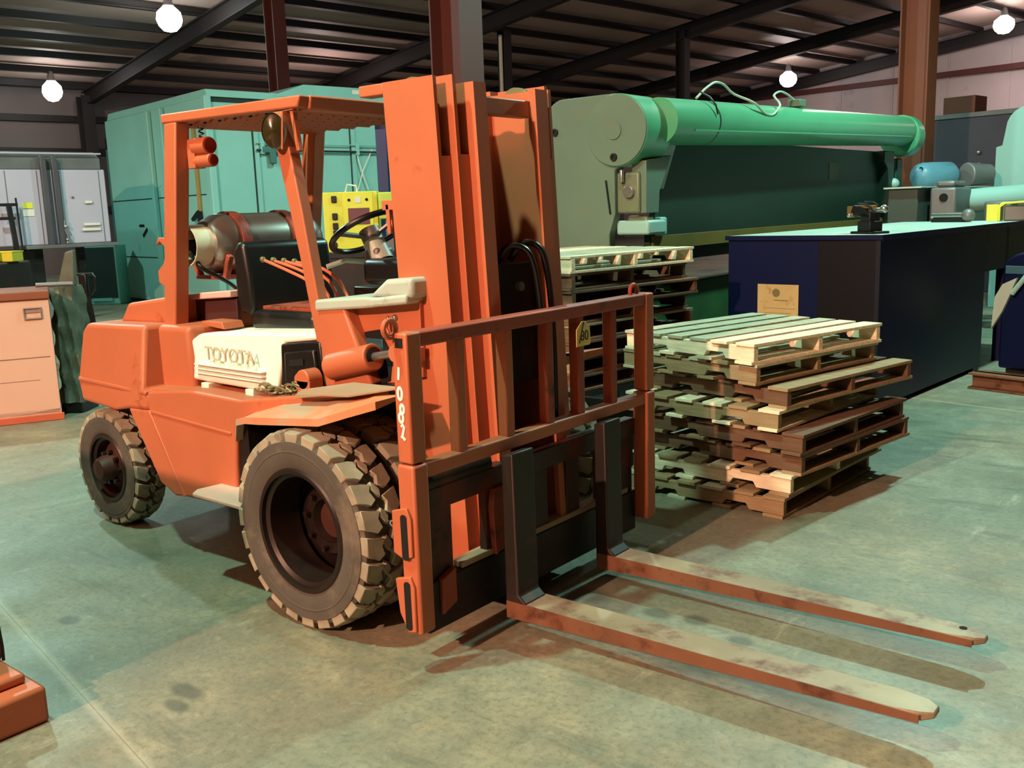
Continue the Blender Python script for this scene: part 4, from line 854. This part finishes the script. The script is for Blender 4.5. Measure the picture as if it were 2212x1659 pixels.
obj('sill', M().box(.24, .66, -.03, 0, .08, .14), TEAL, la)
yc = thing('control_panel', 'yellow electrical control cabinet with maroon door seen through the cab', 'control panel', (-7.25, 5.55, 0), .70)
obj('box', M().box(0, .74, 0, .35, 0, 2.0), YELLOW, yc, .01)
obj('front_panel', M().box(.28, .68, -.02, 0, 1.40, 2.0), YELLOW, yc, .01)
obj('screen', M().box(.34, .63, -.028, -.018, 1.56, 1.78), SCREEN, yc, .003)
for x in (.36, .60): obj('lamp_hole', M().cyl((x, -.026, 1.89), (x, -.02, 1.89), .02, n=14), HOLE, yc)
obj('label_plate', M().box(.44, .52, -.026, -.02, 1.85, 1.93), PAPER, yc)
for z in (1.86, 1.63, 1.50, 1.40): obj('switch', M().box(.12, .19, -.03, 0, z, z + .09), DARKM, yc, .008)
obj('conduit', M().tube([(.30, .1, 2.0), (.33, .1, 2.10), (.45, .1, 2.08), (.46, .1, 2.0)], .012, 6), PAPER, yc)
yq = thing('green_yellow_valve_unit', 'small yellow green valve unit beside the yellow control cabinet', 'valve', (-6.60, 6.08, 0), .7)
obj('stand', M().box(.0, .10, 0, .10, 0, 1.6), GREYM, yq)
obj('block', M().box(-.08, .34, -.04, .12, 1.62, 1.98), mat('yellow_green', (.72, .80, .30), .5, var=.2), yq, .02)
obj('valve', M().cyl((.10, -.12, 1.80), (.10, -.04, 1.80), .06, n=16).cyl((.27, -.12, 1.72), (.27, -.04, 1.72), .04, n=16).box(.02, .34, -.10, -.04, 1.50, 1.62), GREYM, yq, .005)
bc = thing('blue_machine_mast', 'tall dark blue machine upright just behind the forklift mast', 'machine', (-7.52, 6.85, 0), .70)
obj('post', M().box(0, .16, 0, .2, 0, 2.98), BLUE2, bc, .01)
obj('post', M().box(.20, .55, .1, .3, 0, 2.98), BLUE, bc, .01)
obj('head', M().box(0, .6, 0, .35, 2.9, 3.02), BLUE, bc, .01)
bj = thing('black_workbench', 'dark bench cluttered with black parts behind the steering wheel', 'bench', (-6.62, 4.75, 0), .70)
obj('top', M().box(-.2, 1.7, 0, .4, 1.15, 1.22), DARKM, bj, .005)
obj('leg', M().box(-.15, 0, .1, .2, 0, 1.15).box(1.5, 1.6, .1, .2, 0, 1.15), DARKM, bj)
obj('panel', M().box(-.2, 1.7, .02, .08, .1, 1.15), GREASE, bj)

# ------------------------------------------------------------------ left-hand background
lw = thing('wash_line', 'long grey enamel process line on legs at the far left', 'machine', (-13.30, 5.80, 0), PI / 2 - .14)
# local x runs along the face (0 = right end), local y goes back
def X_(px): return (px - 240) / 133.0
obj('body', M().box(-3.2, -.02, 0, 1.6, 1.36, 2.62), LILAC, lw, .02)
obj('hood', M().prism([(0, 2.62), (0, 2.80), (.25, 2.93), (1.6, 2.93), (1.6, 2.62)], 'x', -3.2, -.08), GREYM, lw, .01)
obj('top_edge', M().box(-3.2, -.06, -.03, .0, 2.87, 2.90), LILAC, lw, .005)
obj('tray', M().box(X_(42), .06, -.16, 0, 1.30, 1.36), GREYM, lw, .01)
for px in (20, 86, 134, 222): obj('door_seam', M().box(X_(px), X_(px) + .012, -.006, .0, 1.38, 2.60), GREYM, lw)
for a_, b_ in ((92, 104), (116, 127)): obj('guide_post', M().box(X_(a_), X_(b_), -.14, -.05, 1.3, 2.84), mat('guide_grey', (.30, .29, .31), .5, .2), lw, .01)
obj('side_rod', M().bar((X_(32), -.2, 1.3), (X_(30), -.2, 2.15), .025).bar((X_(20), -.2, 1.3), (X_(14), -.2, 2.05), .07).bar((X_(-8), -.2, 2.04), (X_(32), -.2, 2.04), .05).bar((X_(-8), -.2, 1.82), (X_(24), -.2, 1.82), .05), DARKM, lw)
obj('yellow_label', M().box(X_(50), X_(71), -.010, -.004, 1.98, 2.07), YELLOW, lw)
obj('paper_label', M().box(X_(50), X_(73), -.010, -.004, 1.85, 1.96), PAPER, lw)
for z, a_, b_ in ((1.66, 177, 214), (1.57, 172, 214), (2.04, 185, 201)): obj('door_handle', M().box(X_(a_), X_(b_), -.04, 0, z, z + .045), PAPER, lw, .01)
obj('hinge_stud', M().ball((X_(159), -.01, 2.15), .02), RUSTO, lw)
obj('pipework', M().tube([(X_(132), -.10, 1.38), (X_(136), -.10, 1.5), (X_(128), -.10, 1.62), (X_(131), -.1, 1.76)], .025, 8).ball((X_(131), -.12, 1.66), .035).ball((X_(132), -.12, 1.44), .03), STEEL, lw)
for x in (-2.9, -.45): obj('leg', M().box(x, x + .12, .5, .62, 0, 1.36), DARKM, lw)
obj('under_panel', M().box(-3.2, -1.1, .3, .36, .1, 1.3), DARKM, lw)
bn = thing('black_cart', 'black loaded cart behind the pale grey steel bin at the left', 'cart', (-8.9, 1.0, 0), .62)
obj('tub', M().box(-.9, .85, 0, .9, .25, 1.28), GREASE, bn, .02)
obj('post', M().box(-.45, -.40, -.05, .0, 1.2, 1.95).box(-.15, -.10, -.05, 0, 1.2, 1.95).box(-.5, .0, -.05, 0, 1.80, 1.84), DARKM, bn)
obj('wheel', M().cyl((-.6, .1, .12), (-.6, .2, .12), .12, n=20).cyl((.6, .1, .12), (.6, .2, .12), .12, n=20).cyl((-.6, .7, .12), (-.6, .8, .12), .12, n=20).cyl((.6, .7, .12), (.6, .8, .12), .12, n=20), RUBBER, bn)
for i, (x, w_) in enumerate(((.05, .23), (.31, .13))):
    q = thing('yellow_bin', ['wide bright yellow bin on the black cart at the far left', 'narrow bright yellow bin on the black cart, right of the wide one'][i], 'bin', (-8.78, 1.62, 0), .62)
    obj('shell', M().box(x, x + w_, .02, .25, 1.285, 1.40), YELLOW, q, .01); obj('rim', M().box(x - .005, x + w_ + .005, .015, .255, 1.39, 1.405), YELLOW, q)
pk = thing('steel_bin', 'pale grey steel bin with brown rim at the left edge', 'bin', (-5.25, .75, 0), math.atan2(.9, .43))
# local -x goes along the visible face towards the left of the frame; local y goes back
obj('front_panel', M().box(-1.6, 0, 0, .03, .06, 1.06), SALMON, pk, .006)
obj('seam_line', M().box(-1.6, -.04, -.004, 0.0, .560, .566).box(-1.6, -.14, -.003, 0.0, .365, .368), mat('bin_seam', (.50, .38, .34), .7), pk)
obj('rim', M().box(-1.62, .01, -.02, .82, 1.06, 1.13), mat('brown_rim', (.52, .26, .16), .6, var=.15), pk, .01)
obj('bottom_lip', M().box(-1.6, .02, -.02, .02, .0, .06), mat('orange_lip', (.75, .34, .22), .6), pk, .006)
obj('back_panel', M().box(-1.6, 0, .77, .80, .06, 1.06).box(-1.6, -1.57, 0, .8, .06, 1.06).box(-1.6, 0, 0, .8, .06, .10), SALMON, pk)
obj('handle', M().tube([(-.20, -.012, .99), (-.20, -.012, .90), (-.07, -.012, .90), (-.07, -.012, .99), (-.20, -.012, .99)], .008, 6).box(-.20, -.07, -.008, 0, .95, .99), mat('dull_handle', (.60, .45, .42), .5), pk)
gs = thing('plastic_wrapped_post', 'grimy grey plastic wrapped post behind the right edge of the pale steel bin', 'cover', (-5.44, .86, 0), math.radians(38))
m = M(); nx, nz = 28, 22; vs = []
for j in range(nz + 1):
    for i in range(nx):
        t = 2 * PI * i / nx; rr_ = .15 + .018 * math.sin(i * 1.9 + j * .5) + .014 * math.sin(j * 1.3 + i * .4) + (.02 if j < 3 else 0)
        cx = max(-1, min(1, 1.35 * math.cos(t))); cy = max(-1, min(1, 1.35 * math.sin(t)))
        vs.append((.06 + rr_ * cx * .62, .20 + rr_ * cy, .10 + 1.04 * j / nz))
fs = [(j * nx + i, j * nx + (i + 1) % nx, (j + 1) * nx + (i + 1) % nx, (j + 1) * nx + i) for j in range(nz) for i in range(nx)] + [tuple(nz * nx + i for i in range(nx))]
obj('wrap', M().add(vs, fs), GREYD, gs, sharp=1.2)
obj('base', M().box(-.04, .16, .04, .36, 0, .10), DARKM, gs, .01)
obj('top_tube', M().cyl((-.14, .05, 1.165), (.17, .10, 1.165), .02, n=12), GREYM, gs)
obj('drape', M().prism([(-.02, 1.14), (.14, 1.14), (.16, 1.46), (.08, 1.44)], 'y', .18, .24), GREYD, gs, .01)
hj = thing('hand_pallet_jack', 'black handled hand pallet jack standing left of the counterweight', 'pallet jack', (-6.15, 1.55, 0), .5)
obj('grip', M().tube([(-.10, 0, 1.20), (.09, 0, 1.20), (.105, 0, 1.17), (.10, 0, 1.06), (.05, 0, 1.0), (-.05, 0, 1.01), (-.10, 0, 1.10)], .014, 8, True), BLACK, hj)
obj('handle_head', M().box(-.05, .03, -.02, .02, 1.0, 1.2), BLACK, hj, .01)
obj('shaft', M().bar((0, 0, 1.05), (.05, .05, .25), .045), BLACK, hj)
obj('release_lever', M().tube([(-.14, 0, 1.04), (-.07, 0, .99), (0, 0, .985)], .008, 6), BLACK, hj)
obj('pump', M().box(-.10, .14, -.05, .2, .05, .30), RUSTO, hj, .02)
for y in (-.02, .17): obj('steer_wheel', M().cyl((.0, y, .08), (.06, y, .08), .08, n=18), BLACK, hj)
for x in (-.22, .10): obj('fork', M().box(x, x + .14, .2, 1.35, .05, .09), RUSTO, hj, .005)

# ------------------------------------------------------------------ orange machine at the near left edge
om = thing('orange_frame_machine', 'corner of an orange painted steel frame at the lower left edge', 'machine', (-.36, -1.755, 0), 0)
obj('base_block', M().box(-1.3, .22, -.75, -.06, .0, .13), ORANGE, om, .015)
obj('base_block', M().box(-1.3, .14, -.75, -.09, .13, .165), ORANGE, om, .012)
obj('upright', M().prism([(-.035, .165), (-.03, .22), (-.045, .34), (-.06, .42), (-.11, .46), (-.6, .47), (-.6, .165)], 'y', -.17, -.09), ORANGE, om, .01)
obj('black_edge', M().tube([(-.03, -.09, .165), (-.026, -.09, .22), (-.042, -.09, .34), (-.058, -.09, .42)], .006, 6), BLACK, om)
obj('cabinet', M().box(-2.3, .14, -1.6, -.80, .0, 1.50), ORANGE, om, .03)  # unseen bulk, shaped to keep the warm lamp off the left floor
obj('cabinet', M().box(-4.9, -2.2, -1.5, -.9, .0, .9).box(-5.2, -4.0, -1.5, -.8, .0, 1.55), ORANGE, om, .03)  # more unseen boxes, added to cast warm-lamp shade on the pale bin
